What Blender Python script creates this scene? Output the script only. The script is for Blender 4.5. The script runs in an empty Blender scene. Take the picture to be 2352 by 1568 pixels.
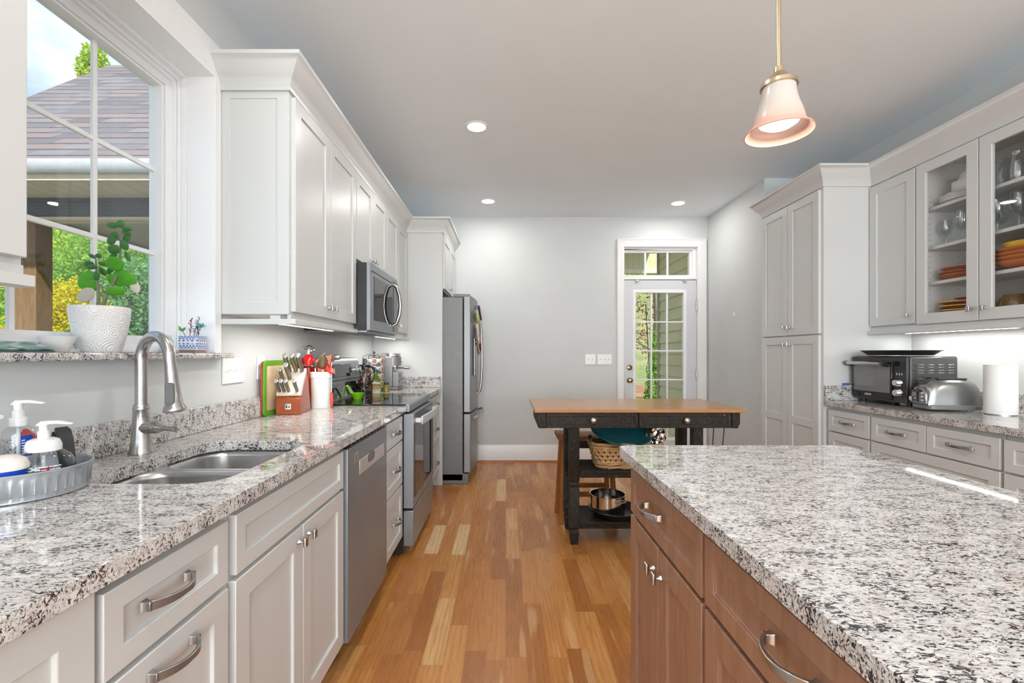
import bpy, bmesh, math, random
import numpy as np
from mathutils import Vector, Matrix
S = bpy.context.scene
C = S.collection
R = math.radians
# ---------------------------------------------------------------- camera, world, light, exposure
CAM_H = 1.21
cam = bpy.data.cameras.new('camera'); camo = bpy.data.objects.new('camera', cam); C.objects.link(camo)
camo.location = (0, 0, CAM_H); camo.rotation_euler = (R(90), 0, 0)
cam.sensor_width = 36; cam.lens = 36*1060/2352
cam.shift_x = 14/2352; cam.shift_y = 28/2352
cam.clip_start = .02; cam.clip_end = 300
S.camera = camo
S.view_settings.view_transform = 'Standard'; S.view_settings.look = 'None'
S.view_settings.gamma = 1; S.view_settings.use_curve_mapping = False
S.view_settings.exposure = EXPO = 0.0
S.cycles.use_denoising = True
S.cycles.max_bounces = 10; S.cycles.diffuse_bounces = 5; S.cycles.glossy_bounces = 5
S.cycles.transparent_max_bounces = 24; S.cycles.caustics_reflective = False; S.cycles.caustics_refractive = False
S.cycles.sample_clamp_indirect = 6

W = bpy.data.worlds.new('sky'); S.world = W; W.use_nodes = True
def world():
    nt = W.node_tree; nt.nodes.clear(); N = nt.nodes.new; L = nt.links.new
    tc = N('ShaderNodeTexCoord'); sep = N('ShaderNodeSeparateXYZ'); L(tc.outputs['Generated'], sep.inputs[0])
    ramp = N('ShaderNodeValToRGB'); L(sep.outputs['Z'], ramp.inputs[0])
    e = ramp.color_ramp.elements
    e[0].position = .0; e[0].color = (.62, .74, .95, 1); e[1].position = .7; e[1].color = (.20, .40, .84, 1)
    mp = N('ShaderNodeMapping'); mp.inputs['Scale'].default_value = (1, 1, 1.6); L(tc.outputs['Generated'], mp.inputs[0])
    nz = N('ShaderNodeTexNoise'); nz.inputs['Scale'].default_value = 3.2; nz.inputs['Detail'].default_value = 8; nz.inputs['Roughness'].default_value = .55
    L(mp.outputs[0], nz.inputs['Vector'])
    cr = N('ShaderNodeValToRGB'); cr.color_ramp.elements[0].position = .42; cr.color_ramp.elements[1].position = .60; L(nz.outputs[0], cr.inputs[0])
    mx = N('ShaderNodeMixRGB'); L(cr.outputs[0], mx.inputs[0]); L(ramp.outputs[0], mx.inputs[1]); mx.inputs[2].default_value = (1.05, 1.07, 1.1, 1)
    bg = N('ShaderNodeBackground'); bg.inputs['Strength'].default_value = 1.25; L(mx.outputs[0], bg.inputs[0])
    out = N('ShaderNodeOutputWorld'); L(bg.outputs[0], out.inputs[0])
world()
def lamp(name, kind, loc, rot, energy, color=(1, 1, 1), **k):
    d = bpy.data.lights.new(name, kind); d.energy = energy; d.color = color
    for a, b in k.items(): setattr(d, a, b)
    o = bpy.data.objects.new(name, d); C.objects.link(o); o.location = loc; o.rotation_euler = rot
    return o
lamp('sun', 'SUN', (5, -8, 20), (R(40), 0, R(25)), 7.5, (1, .95, .86), angle=R(1.5))
# added fill lamp in the unseen rear opening, tilted up to brighten the ceiling
lamp('rear_fill_lamp', 'AREA', (.75, -4.3, 1.35), (R(131), 0, 0), 345, (.90, .965, 1), shape='RECTANGLE', size=3.6, size_y=2.2)

# ---------------------------------------------------------------- material helpers
MATS = {}
def srgb(r, g, b):
    f = lambda c: (c/255/12.92) if c/255 <= .04045 else ((c/255+.055)/1.055)**2.4
    return (f(r), f(g), f(b))
class NT:
    """small node-graph writer"""
    def __init__(s, name):
        s.m = bpy.data.materials.new(name); s.m.use_nodes = True
        s.t = s.m.node_tree; s.t.nodes.clear()
        s.out = s.n('OutputMaterial'); s.b = None
    def n(s, t, **k):
        x = s.t.nodes.new('ShaderNode'+t)
        for a, v in k.items():
            if hasattr(x, a) and a not in x.inputs: setattr(x, a, v)
            else: s.put(x, a, v)
        return x
    def put(s, x, a, v):
        i = x.inputs[a]
        if hasattr(v, 'is_linked'): s.t.links.new(v, i)
        elif isinstance(v, (tuple, list)) and len(v) == 3 and i.type == 'RGBA': i.default_value = (*v, 1)
        else: i.default_value = v
    def bsdf(s, **k):
        s.b = s.n('BsdfPrincipled'); s.t.links.new(s.b.outputs[0], s.out.inputs[0])
        for a, v in k.items(): s.put(s.b, a.replace('_', ' '), v)
        return s.b
    def coord(s, scale=(1, 1, 1), kind='Object', rot=(0, 0, 0), loc=(0, 0, 0)):
        tc = s.n('TexCoord'); mp = s.n('Mapping'); s.t.links.new(tc.outputs[kind], mp.inputs[0])
        mp.inputs['Scale'].default_value = scale; mp.inputs['Rotation'].default_value = rot; mp.inputs['Location'].default_value = loc
        return mp.outputs[0]
    def noise(s, vec, scale=5, detail=3, rough=.5, dist=0):
        return s.n('TexNoise', Vector=vec, Scale=scale, Detail=detail, Roughness=rough, Distortion=dist).outputs[0]
    def ramp(s, fac, stops, interp='LINEAR'):
        r = s.n('ValToRGB'); s.t.links.new(fac, r.inputs[0]); r.color_ramp.interpolation = interp
        while len(r.color_ramp.elements) < len(stops): r.color_ramp.elements.new(.5)
        for e, (p, c) in zip(r.color_ramp.elements, stops):
            e.position = p; e.color = (*c, 1) if isinstance(c, (tuple, list)) else (c, c, c, 1)
        return r.outputs[0]
    def mix(s, fac, a, b, kind='MIX'):
        x = s.n('MixRGB', blend_type=kind)
        for i, v in enumerate((fac, a, b)):
            if hasattr(v, 'is_linked'): s.t.links.new(v, x.inputs[i])
            elif isinstance(v, (tuple, list)): x.inputs[i].default_value = (*v, 1)
            else: x.inputs[i].default_value = v if i == 0 else (v, v, v, 1)
        return x.outputs[0]
    def math(s, op, a, b=0., c=0.):
        x = s.n('Math', operation=op)
        for i, v in enumerate((a, b, c)):
            if hasattr(v, 'is_linked'): s.t.links.new(v, x.inputs[i])
            else: x.inputs[i].default_value = v
        return x.outputs[0]
    def bump(s, h, strength=.2, dist=.01):
        x = s.n('Bump', Strength=strength, Distance=dist); s.t.links.new(h, x.inputs['Height'])
        s.t.links.new(x.outputs[0], s.b.inputs['Normal'])
def plain(name, col, rough=.5, metal=0., var=.06, scale=14, bump=0., bscale=60, **k):
    """paint, plastic, metal: a principled surface with a faint procedural unevenness"""
    if name in MATS: return MATS[name]
    t = NT(name); v = t.coord()
    n = t.noise(v, scale, 4)
    c = t.mix(t.ramp(n, [(.3, 0.), (.7, 1.)]), tuple(x*(1-var) for x in col), tuple(min(1, x*(1+var)) for x in col))
    t.bsdf(Base_Color=c, Roughness=rough, Metallic=metal, **k)
    if bump: t.bump(t.noise(v, bscale, 3), bump, .004)
    MATS[name] = t.m; return t.m
def brushed(name, col, rough=.28, axis=(1, 1, 60), metal=1.):
    t = NT(name); v = t.coord(axis); n = t.noise(v, 12, 3)
    c = t.mix(n, tuple(x*.86 for x in col), tuple(min(1, x*1.1) for x in col))
    t.bsdf(Base_Color=c, Metallic=metal, Roughness=t.math('ADD', t.math('MULTIPLY', n, .16), rough-.08))
    MATS[name] = t.m; return t.m
def glassy(name, tint=(1, 1, 1), fres=1.45, rough=0., base=0., graze=.85):
    """thin pane or blown glass: see-through with a Fresnel reflection"""
    t = NT(name); v = t.coord()
    tr = t.n('BsdfTransparent'); tr.inputs[0].default_value = (*tint, 1)
    gl = t.n('BsdfGlossy'); gl.inputs['Roughness'].default_value = rough; gl.inputs[0].default_value = (1, 1, 1, 1)
    lw = t.n('LayerWeight', Blend=.5); f0 = ((fres-1)/(fres+1))**2
    f = t.math('ADD', f0+base*.5, t.math('MULTIPLY', t.math('POWER', lw.outputs['Facing'], 4.), graze))
    f = t.math('MINIMUM', t.math('MULTIPLY', f, t.math('ADD', .9, t.math('MULTIPLY', t.noise(v, 3, 2), .2))), 1.)
    mx = t.n('MixShader'); t.t.links.new(f, mx.inputs[0]); t.t.links.new(tr.outputs[0], mx.inputs[1]); t.t.links.new(gl.outputs[0], mx.inputs[2])
    t.t.links.new(mx.outputs[0], t.out.inputs[0]); MATS[name] = t.m; return t.m
def glow(name, col, strength):
    t = NT(name); e = t.n('Emission'); e.inputs[0].default_value = (*col, 1); e.inputs[1].default_value = strength
    t.t.links.new(e.outputs[0], t.out.inputs[0]); MATS[name] = t.m; return t.m

m_cab = plain('cabinet_paint', (.635, .645, .64), .32, var=.015, scale=3)
m_cabin = plain('cabinet_inside', (.80, .80, .78), .45, var=.02)
m_trim = plain('trim_paint', (.86, .86, .86), .3, var=.012)
m_wall = plain('wall_paint', (.645, .665, .665), .65, var=.02, scale=4, bump=.05, bscale=220)
m_ceil = plain('ceiling_paint', (.865, .92, .965), .8, var=.015, scale=2, bump=.04, bscale=160)
m_door = plain('door_paint', (.66, .67, .70), .35, var=.012)
m_vinyl = plain('window_vinyl', (.90, .91, .92), .3, var=.01)
m_white = plain('white_plastic', (.88, .88, .87), .3, var=.01)
m_ceramic = plain('white_ceramic', (.84, .84, .83), .12, var=.015)
m_black = plain('black_plastic', (.022, .022, .024), .35, var=.2)
m_blackgl = plain('black_glass', (.012, .012, .013), .04, var=.1)
m_dark = plain('dark_gap', (.03, .03, .032), .6, var=.2)
m_steel = brushed('stainless_steel', (.31, .335, .36), .36, (1, 60, 1), .6)
m_steelv = brushed('brushed_steel_front', (.66, .66, .67), .30, (50, 50, 1), .6)
m_steelh = brushed('brushed_nickel', (.52, .51, .50), .24, (4, 4, 40))
m_side = plain('grey_enamel', (.19, .19, .19), .42, metal=.3, var=.05, bump=.15, bscale=420)
m_chrome = plain('chrome', (.72, .72, .72), .09, metal=1., var=.04)
m_pull = plain('pewter_pull', (.36, .36, .36), .27, metal=.85, var=.04)
m_brass = plain('brushed_brass', (.62, .50, .34), .3, metal=1., var=.05)
m_bronze = plain('antique_brass', (.30, .21, .11), .28, metal=1., var=.1)
m_pane = glassy('window_pane', (.97, 1, .985), 1.3, 0, .01)
m_cglass = glassy('cabinet_glass', (.985, .985, .985), 1.2, graze=.35)
m_glass = glassy('clear_glass', (.93, .95, .95), 1.6, .02, .10)
m_liquid = glassy('soap_liquid', (.92, .94, .95), 1.4, .03, .04)
m_led = glow('led_strip', (1, .96, .9), 12)
m_lamp = glow('lamp_lens', (1, .95, .88), 14)

def granite(name='granite'):
    t = NT(name); v = t.coord((.9, 1.9, 1.45), rot=(0, 0, .45))
    warp = t.n('TexNoise', Vector=v, Scale=30., Detail=3.)
    vv = t.n('MixRGB', blend_type='ADD'); t.t.links.new(v, vv.inputs[1]); t.t.links.new(warp.outputs['Color'], vv.inputs[2]); vv.inputs[0].default_value = .016
    v2 = vv.outputs[0]
    base = t.mix(t.ramp(t.noise(v2, 26, 4), [(.38, 0.), (.62, 1.)]), (.74, .715, .69), (.63, .59, .565))
    base = t.mix(t.ramp(t.noise(v2, 80, 3), [(.52, 0.), (.62, .65)]), base, (.76, .75, .74))
    gr = t.ramp(t.noise(v2, 120, 5, .65), [(.50, 0.), (.60, .7)])
    base = t.mix(gr, base, (.36, .345, .34))
    dens = t.noise(v, 20, 2)
    fl = t.math('ADD', t.noise(v2, 135, 5, .66, .8), t.math('MULTIPLY', t.math('SUBTRACT', dens, .5), .30))
    dk = t.ramp(fl, [(.532, 0.), (.568, 1.)])
    dark = t.mix(t.ramp(t.noise(v, 40, 2), [(.60, 0.), (.70, 1.)]), (.035, .034, .037), (.11, .04, .045))
    col = t.mix(dk, base, dark)
    t.bsdf(Base_Color=col, Roughness=.025, Specular_IOR_Level=.5)
    MATS[name] = t.m; return t.m
m_granite = granite()

def floor_mat():
    t = NT('oak_strip_floor'); tc = t.n('TexCoord'); sp = t.n('SeparateXYZ'); t.t.links.new(tc.outputs['Object'], sp.inputs[0])
    x, y = sp.outputs[0], sp.outputs[1]
    u = t.math('DIVIDE', x, .083); row = t.math('FLOOR', u); fu = t.math('FRACT', u)
    wn = t.n('TexWhiteNoise', noise_dimensions='1D'); t.t.links.new(row, wn.inputs['W'])
    wl = t.n('TexWhiteNoise', noise_dimensions='1D'); t.t.links.new(t.math('ADD', row, 71.3), wl.inputs['W'])
    ln = t.math('ADD', .42, t.math('MULTIPLY', wl.outputs[0], .5))
    w = t.math('DIVIDE', t.math('ADD', y, t.math('MULTIPLY', wn.outputs[0], 9.)), ln); col_i = t.math('FLOOR', w); fw = t.math('FRACT', w)
    cmb = t.n('CombineXYZ'); t.t.links.new(row, cmb.inputs[0]); t.t.links.new(col_i, cmb.inputs[1])
    rn = t.n('TexWhiteNoise', noise_dimensions='2D'); t.t.links.new(cmb.outputs[0], rn.inputs['Vector'])
    rnd = rn.outputs[0]
    base = t.ramp(rnd, [(0, srgb(174, 112, 56)), (.22, srgb(196, 131, 67)), (.55, srgb(207, 143, 76)), (.82, srgb(217, 157, 90)), (.93, srgb(234, 188, 128)), (1, srgb(248, 216, 168))])
    # grain: stretched noise, moved per board
    off = t.n('CombineXYZ'); t.t.links.new(t.math('MULTIPLY', rnd, 37.), off.inputs[0]); t.t.links.new(t.math('MULTIPLY', rnd, 91.), off.inputs[1])
    va = t.n('VectorMath', operation='ADD'); t.t.links.new(tc.outputs['Object'], va.inputs[0]); t.t.links.new(off.outputs[0], va.inputs[1])
    mp = t.n('Mapping'); t.t.links.new(va.outputs[0], mp.inputs[0]); mp.inputs['Scale'].default_value = (34, 2.2, 1)
    g1 = t.noise(mp.outputs[0], 1.6, 5, .6, 1.2)
    mp2 = t.n('Mapping'); t.t.links.new(va.outputs[0], mp2.inputs[0]); mp2.inputs['Scale'].default_value = (11, 1.1, 1)
    rings = t.n('TexWave', Vector=mp2.outputs[0], Scale=1.3, Distortion=7., Detail=3.)
    rings.inputs['Detail Scale'].default_value = 1.1
    c = t.mix(t.ramp(g1, [(.3, .42), (.7, 0.)]), base, (.52, .34, .19), 'MULTIPLY')
    c = t.mix(t.math('MULTIPLY', t.ramp(rings.outputs[0], [(.25, 1.), (.6, 0.)]), .28), c, srgb(160, 100, 52))
    sap = t.noise(mp2.outputs[0], 1.1, 2)
    c = t.mix(t.math('MULTIPLY', t.ramp(sap, [(.62, 0.), (.66, 1.)]), .5), c, srgb(228, 180, 128))
    gap = t.math('MAXIMUM', t.math('LESS_THAN', fu, .012), t.math('LESS_THAN', fw, .003))
    c = t.mix(t.math('MULTIPLY', gap, .5), c, (.10, .045, .018))
    t.bsdf(Base_Color=c, Roughness=t.math('ADD', .22, t.math('MULTIPLY', g1, .12)), Specular_IOR_Level=.45)
    t.bump(t.math('SUBTRACT', t.math('MULTIPLY', g1, .3), gap), .08, .002)
    return t.m
m_floor = floor_mat()
def wood(name, c1, c2, rough=.35, scale=(3, 40, 40), dist=1.5, spec=.4):
    if name in MATS: return MATS[name]
    t = NT(name); v = t.coord(scale); n = t.noise(v, 1.2, 5, .6, dist)
    t.bsdf(Base_Color=t.mix(t.ramp(n, [(.28, 0.), (.72, 1.)]), c1, c2), Roughness=rough, Specular_IOR_Level=spec)
    t.bump(n, .05, .002)
    MATS[name] = t.m; return t.m
m_island = wood('island_stain', srgb(144, 106, 84), srgb(170, 130, 106), .3, (30, 30, 3))
m_tabletop = wood('table_oak', srgb(176, 122, 72), srgb(188, 134, 84), .22, (3, 40, 40))
def worn_black():
    t = NT('worn_black_paint'); v = t.coord(); n = t.noise(v, 60, 5, .7)
    sp = t.ramp(t.noise(v, 75, 2), [(.74, 0.), (.77, 1.)])
    c = t.mix(t.ramp(n, [(.45, 0.), (.75, .5)]), (.016, .014, .012), (.11, .08, .055))
    c = t.mix(sp, c, (.6, .55, .48))
    t.bsdf(Base_Color=c, Roughness=.5, Specular_IOR_Level=.22); t.bump(n, .1, .002)
    MATS['worn'] = t.m; return t.m
m_worn = worn_black()
m_stool = wood('stool_wood', srgb(140, 84, 36), srgb(172, 112, 56), .5, (20, 20, 4), spec=.2)

# ---------------------------------------------------------------- mesh helpers
class MB:
    def __init__(s): s.bm = bmesh.new(); s.M = Matrix.Identity(4)
    def v(s, p): return s.bm.verts.new(s.M @ Vector(p))
    def face(s, vs):
        try: return s.bm.faces.new(vs)
        except ValueError: return None
    def poly(s, pts): return s.face([s.v(p) for p in pts])
    def box(s, x0, x1, y0, y1, z0, z1):
        if x0 > x1: x0, x1 = x1, x0
        if y0 > y1: y0, y1 = y1, y0
        if z0 > z1: z0, z1 = z1, z0
        v = [s.v(p) for p in ((x0, y0, z0), (x1, y0, z0), (x1, y1, z0), (x0, y1, z0), (x0, y0, z1), (x1, y0, z1), (x1, y1, z1), (x0, y1, z1))]
        for f in ((3, 2, 1, 0), (4, 5, 6, 7), (0, 1, 5, 4), (1, 2, 6, 5), (2, 3, 7, 6), (3, 0, 4, 7)): s.face([v[i] for i in f])
        return s
    def loft(s, rings, close=False, cap0=True, cap1=True):
        rv = [[s.v(p) for p in r] for r in rings]; n = len(rv[0]); k = len(rv)
        for i in range(k if close else k-1):
            a, b = rv[i], rv[(i+1) % k]
            for j in range(n): s.face((a[j], a[(j+1) % n], b[(j+1) % n], b[j]))
        if not close:
            if cap0: s.face(list(reversed(rv[0])))
            if cap1: s.face(rv[-1])
        return s
    def lathe(s, prof, c=(0, 0, 0), seg=28, cap=True, axis='z'):
        rings = []
        for r, z in prof:
            ring = []
            for i in range(seg):
                a = 2*math.pi*i/seg; x, y = r*math.cos(a), r*math.sin(a)
                p = (x, y, z) if axis == 'z' else ((z, x, y) if axis == 'x' else (y, z, x))
                ring.append((c[0]+p[0], c[1]+p[1], c[2]+p[2]))
            rings.append(ring)
        return s.loft(rings, cap0=cap, cap1=cap)
    def tube(s, pts, r, seg=10, close=False, cap=True, flat=1.0, up=None):
        P = [Vector(p) for p in pts]; n = len(P)
        rr = r if isinstance(r, (list, tuple)) else [r]*n
        T = []
        for i in range(n):
            a = P[i-1] if (i > 0 or close) else P[i]; b = P[(i+1) % n] if (i < n-1 or close) else P[i]
            T.append((b-a).normalized())
        u = Vector(up) if up else (Vector((0, 0, 1)) if abs(T[0].z) < .9 else Vector((1, 0, 0)))
        nrm = (u - T[0]*u.dot(T[0])).normalized(); rings = []
        for i in range(n):
            nrm = (nrm - T[i]*nrm.dot(T[i])).normalized(); bi = T[i].cross(nrm)
            rings.append([P[i] + (nrm*math.cos(2*math.pi*j/seg)*flat + bi*math.sin(2*math.pi*j/seg))*rr[i] for j in range(seg)])
        return s.loft(rings, close, cap, cap)
    def bar(s, pts, w, h, up):
        """rectangular section swept along points; h is measured along up"""
        P = [Vector(p) for p in pts]; n = len(P); U = Vector(up).normalized(); rings = []
        for i in range(n):
            t = (P[min(i+1, n-1)]-P[max(i-1, 0)]).normalized(); b = t.cross(U).normalized()
            ww = w[i] if isinstance(w, (list, tuple)) else w; hh = h[i] if isinstance(h, (list, tuple)) else h
            rings.append([P[i]+b*ww/2+U*hh/2, P[i]-b*ww/2+U*hh/2, P[i]-b*ww/2-U*hh/2, P[i]+b*ww/2-U*hh/2])
        return s.loft(rings)
    def ball(s, c, r, sc=(1, 1, 1), seg=14, rings=8, m=None):
        old = s.M
        s.M = s.M @ Matrix.Translation(c) @ (m if m is not None else Matrix.Identity(4)) @ Matrix.Diagonal((*sc, 1))
        s.lathe([(r*math.sin(math.pi*(i+.02)/(rings+.04)), -r*math.cos(math.pi*(i+.02)/(rings+.04))) for i in range(rings+1)], seg=seg)
        s.M = old; return s
    def extr(s, pts, axis, a0, a1):
        """extrude a 2D outline: axis x takes (y,z), y takes (x,z), z takes (x,y)"""
        f = {'x': lambda p, a: (a, p[0], p[1]), 'y': lambda p, a: (p[0], a, p[1]), 'z': lambda p, a: (p[0], p[1], a)}[axis]
        return s.loft([[f(p, a0) for p in pts], [f(p, a1) for p in pts]])
    def plate(s, outer, holes, axis, a0, a1):
        """flat plate with holes, outline in the two other axes"""
        f = {'x': lambda p, a: (a, p[0], p[1]), 'y': lambda p, a: (p[0], a, p[1]), 'z': lambda p, a: (p[0], p[1], a)}[axis]
        loops = [outer]+list(holes); tops = []; edges = {}
        for a in (a0, a1):
            es = []; lv = []
            for lp in loops:
                vs = [s.v(f(p, a)) for p in lp]; lv.append(vs)
                for i in range(len(vs)): es.append(s.bm.edges.new((vs[i], vs[(i+1) % len(vs)])))
            bmesh.ops.triangle_fill(s.bm, use_beauty=True, edges=es)
            tops.append(lv)
        for A, B in zip(*tops):
            for i in range(len(A)):
                j = (i+1) % len(A); s.face((A[i], A[j], B[j], B[i]))
        return s
    def shaker(s, u0, u1, z0, z1, yf=-.02, yb=0., rail=.058, inset=.008, hole=False):
        """a framed door or drawer front facing local -y"""
        def rect(m, y): return [s.v(p) for p in ((u0+m, y, z0+m), (u1-m, y, z0+m), (u1-m, y, z1-m), (u0+m, y, z1-m))]
        of, inf, ob = rect(0, yf), rect(rail, yf), rect(0, yb)
        ir = rect(rail, yb if hole else yf+inset)
        for i in range(4):
            j = (i+1) % 4
            s.face((of[i], of[j], inf[j], inf[i])); s.face((inf[i], inf[j], ir[j], ir[i])); s.face((of[j], of[i], ob[i], ob[j]))
            if hole: s.face((ob[i], ir[i], ir[j], ob[j]))
        if not hole: s.face(ir); s.face(list(reversed(ob)))
        return s
    def grid(s, P):
        V = [[s.v(p) for p in r] for r in P]
        for i in range(len(V)-1):
            for j in range(len(V[0])-1): s.face((V[i][j], V[i][j+1], V[i+1][j+1], V[i+1][j]))
        return s
    def build(s, name, mat, parent=None, bevel=0., smooth=40, seg=2, world=False, solid=0., sub=0):
        if world and parent is not None:
            top = parent
            while top.parent: top = top.parent
            bmesh.ops.transform(s.bm, matrix=top.matrix_basis.inverted(), verts=s.bm.verts)
        bmesh.ops.remove_doubles(s.bm, verts=s.bm.verts, dist=1e-6)
        bmesh.ops.recalc_face_normals(s.bm, faces=s.bm.faces)
        me = bpy.data.meshes.new(name); s.bm.to_mesh(me); s.bm.free()
        me.materials.append(mat)
        if smooth:
            me.polygons.foreach_set('use_smooth', [True]*len(me.polygons)); me.set_sharp_from_angle(angle=R(smooth))
        o = bpy.data.objects.new(name, me); C.objects.link(o)
        if parent is not None: o.parent = parent
        if solid:
            k = o.modifiers.new('thickness', 'SOLIDIFY'); k.thickness = solid; k.offset = 0
        if bevel:
            k = o.modifiers.new('bevel', 'BEVEL'); k.width = bevel; k.segments = seg; k.limit_method = 'ANGLE'; k.angle_limit = R(40)
        if sub:
            k = o.modifiers.new('subdivision', 'SUBSURF'); k.levels = sub; k.render_levels = sub
        return o
def thing(name, label, cat, loc=(0, 0, 0), rz=0, group=None):
    o = bpy.data.objects.new(name, None); C.objects.link(o); o.empty_display_size = .05
    o.location = loc; o.rotation_euler = (0, 0, R(rz)); o['label'] = label; o['category'] = cat
    if group: o['group'] = group
    return o
def tag(o, label, cat, group=None, kind=None):
    o['label'] = label; o['category'] = cat
    if group: o['group'] = group
    if kind: o['kind'] = kind
    return o
def struct(o, label=None, cat=None):
    o['kind'] = 'structure'
    if label: o['label'] = label
    if cat: o['category'] = cat
    return o
def dup(root, loc, rz=None, label=None, group=None):
    r = root.copy(); C.objects.link(r); r.location = loc
    if rz is not None: r.rotation_euler = (0, 0, R(rz))
    if label: r['label'] = label
    if group: r['group'] = group
    def kids(a, b):
        for ch in list(a.children):
            c = ch.copy(); C.objects.link(c); c.parent = b; kids(ch, c)
    kids(root, r); return r
def sweep(path, prof, name, mat, parent=None, world=True):
    """moulding: profile of (outward, z) carried along a plan path, outward to the right of travel, mitred"""
    mb = MB(); P = [Vector((*p, 0)) for p in path]; n = len(P); rings = []
    for i in range(n):
        d0 = (P[i]-P[i-1]).normalized() if i else (P[1]-P[0]).normalized()
        d1 = (P[i+1]-P[i]).normalized() if i < n-1 else d0
        n0, n1 = Vector((d0.y, -d0.x, 0)), Vector((d1.y, -d1.x, 0))
        b = (n0+n1).normalized(); k = 1/max(.2, b.dot(n0))
        rings.append([P[i]+b*k*o+Vector((0, 0, z)) for o, z in prof])
    mb.loft(rings)
    return mb.build(name, mat, parent, world=world)
def text(name, body, size, mat, parent, loc, rot, ext=.0004, align='CENTER', sx=1.):
    c = bpy.data.curves.new(name, 'FONT'); c.body = body; c.size = size; c.extrude = ext; c.align_x = align; c.align_y = 'CENTER'
    c.materials.append(mat); o = bpy.data.objects.new(name, c); C.objects.link(o); o.parent = parent
    bpy.context.view_layer.update(); me = bpy.data.meshes.new_from_object(o); C.objects.unlink(o); bpy.data.objects.remove(o)
    m = Matrix.LocRotScale(Vector(loc), __import__('mathutils').Euler(rot), Vector((sx, 1, 1))); me.transform(m)
    o = bpy.data.objects.new(name, me); C.objects.link(o); o.parent = parent
    return o
def rrect(x0, x1, y0, y1, r, n=6):
    pts = []
    for cx, cy, a in ((x1-r, y1-r, 0), (x0+r, y1-r, 90), (x0+r, y0+r, 180), (x1-r, y0+r, 270)):
        for i in range(n+1): t = R(a+90*i/n); pts.append((cx+r*math.cos(t), cy+r*math.sin(t)))
    return pts
# ================================================================ the room
ZC, WL, WB, WR = 2.74, -1.225, 5.168, 2.71
CT = .90                                     # worktop height
struct(MB().box(-1.24, 2.75, -4.5, 5.30, -.06, 0).build('floor', m_floor), 'oak strip floor running towards the back door', 'floor')
struct(MB().box(-1.45, 2.9, -4.6, 5.33, ZC, 2.95).build('ceiling', m_ceil), 'flat pale grey ceiling', 'ceiling')
mb = MB().plate([(-4.5, 0), (5.33, 0), (5.33, ZC), (-4.5, ZC)], [[(1.02, 1.19), (1.913, 1.19), (1.913, 2.361), (1.02, 2.361)]], 'x', WL-.235, WL)
struct(mb.build('wall_left', m_wall, smooth=0), 'grey painted wall with the sink window', 'wall')
mb = MB().plate([(WL, 0), (1.31, 0), (1.31, 2.42), (2.15, 2.42), (2.15, 0), (2.9, 0), (2.9, ZC), (WL, ZC)], [], 'y', WB, WB+.16)
struct(mb.build('wall_back', m_wall, smooth=0), 'grey painted end wall with the glazed door', 'wall')
mb = MB().extr([(2.257, 4.03), (2.257, WB), (2.9, WB), (2.9, -4.5), (WR, -4.5), (WR, 4.03)], 'z', 0, ZC)
struct(mb.build('wall_right', m_wall, smooth=0), 'grey painted wall behind the pantry and glass cabinets', 'wall')
mb = MB().plate([(WL, 0), (2.9, 0), (2.9, ZC), (WL, ZC)], [[(-1.0, .08), (2.5, .08), (2.5, 2.5), (-1.0, 2.5)]], 'y', -4.6, -4.5)
struct(mb.build('wall_rear', m_wall, smooth=0), 'wall with a wide opening behind the viewer', 'wall')
# baseboards: tall board, cap bead and the stained shoe at the floor
def baseboard(name, p0, p1, label):
    t = struct(thing(name, label, 'baseboard')); 
    sweep([p0, p1], [(0, .0), (.014, .0), (.014, .15), (.010, .165), (.010, .175), (.004, .19), (0, .19)], 'board', m_trim, t)
    sweep([p0, p1], [(.014, 0), (.032, 0), (.030, .012), (.022, .019), (.014, .02)], 'shoe_moulding', wood('shoe_stain', srgb(150, 92, 46), srgb(172, 110, 62)), t)
baseboard('baseboard_back', (WL, WB), (1.243, WB), 'white baseboard with stained shoe along the end wall')
baseboard('baseboard_right', (2.257, 5.15), (2.257, 4.03), 'white baseboard along the short right wall')

# ---- sink window
w = struct(thing('window_1', 'white framed window over the sink', 'window', (-1.3, 1.47, 1.19)))
def ring(mb, y0, y1, z0, z1, oy, ozb, ozt, xa, xb):
    mb.plate([(y0, z0), (y1, z0), (y1, z1), (y0, z1)], [[(y0+oy, z0+ozb), (y1-oy, z0+ozb), (y1-oy, z1-ozt), (y0+oy, z1-ozt)]], 'x', xa, xb)
mb = MB()
ring(mb, 1.021, 1.912, 1.2135, 2.360, .010, .012, .016, -1.318, -1.340)
ring(mb, 1.021, 1.912, 1.2135, 2.360, .019, .022, .030, -1.340, -1.352)
ring(mb, 1.021, 1.912, 1.2135, 2.360, .024, .030, .040, -1.352, -1.45)
mb.build('frame', m_vinyl, w, .002, world=True)
mb = MB(); ring(mb, 1.044, 1.889, 1.242, 2.321, .038, .036, .036, -1.378, -1.432)
ring(mb, 1.044, 1.889, 1.242, 2.321, .030, .026, .028, -1.368, -1.378)
mb.build('sash', m_vinyl, w, .002, world=True)
GY0, GY1, GZ0, GZ1 = 1.08, 1.853, 1.276, 2.285
mb = MB()
for y in (1.3166, 1.585): mb.box(-1.409, -1.421, y-.009, y+.009, GZ0-.002, GZ1+.002)
for z in (1.612, 1.948): mb.box(-1.4095, -1.4205, GY0-.002, GY1+.002, z-.009, z+.009)
mb.build('muntin', m_vinyl, w, .003, world=True)
MB().box(-1.412, -1.416, GY0-.01, GY1+.01, GZ0-.01, GZ1+.01).build('pane', m_pane, w, world=True)
mb = MB()
for x, a in ((-1.362, 0), (-1.362, .34)): mb.box(x, x+.004, 1.886, 1.897, 1.66+a, 1.68+a)
mb.build('latch', m_vinyl, w, .001, world=True)
t = struct(thing('trim_1', 'flat white casing and lined reveal around the sink window', 'window casing', (WL, 1.47, 2.3)))
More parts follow.
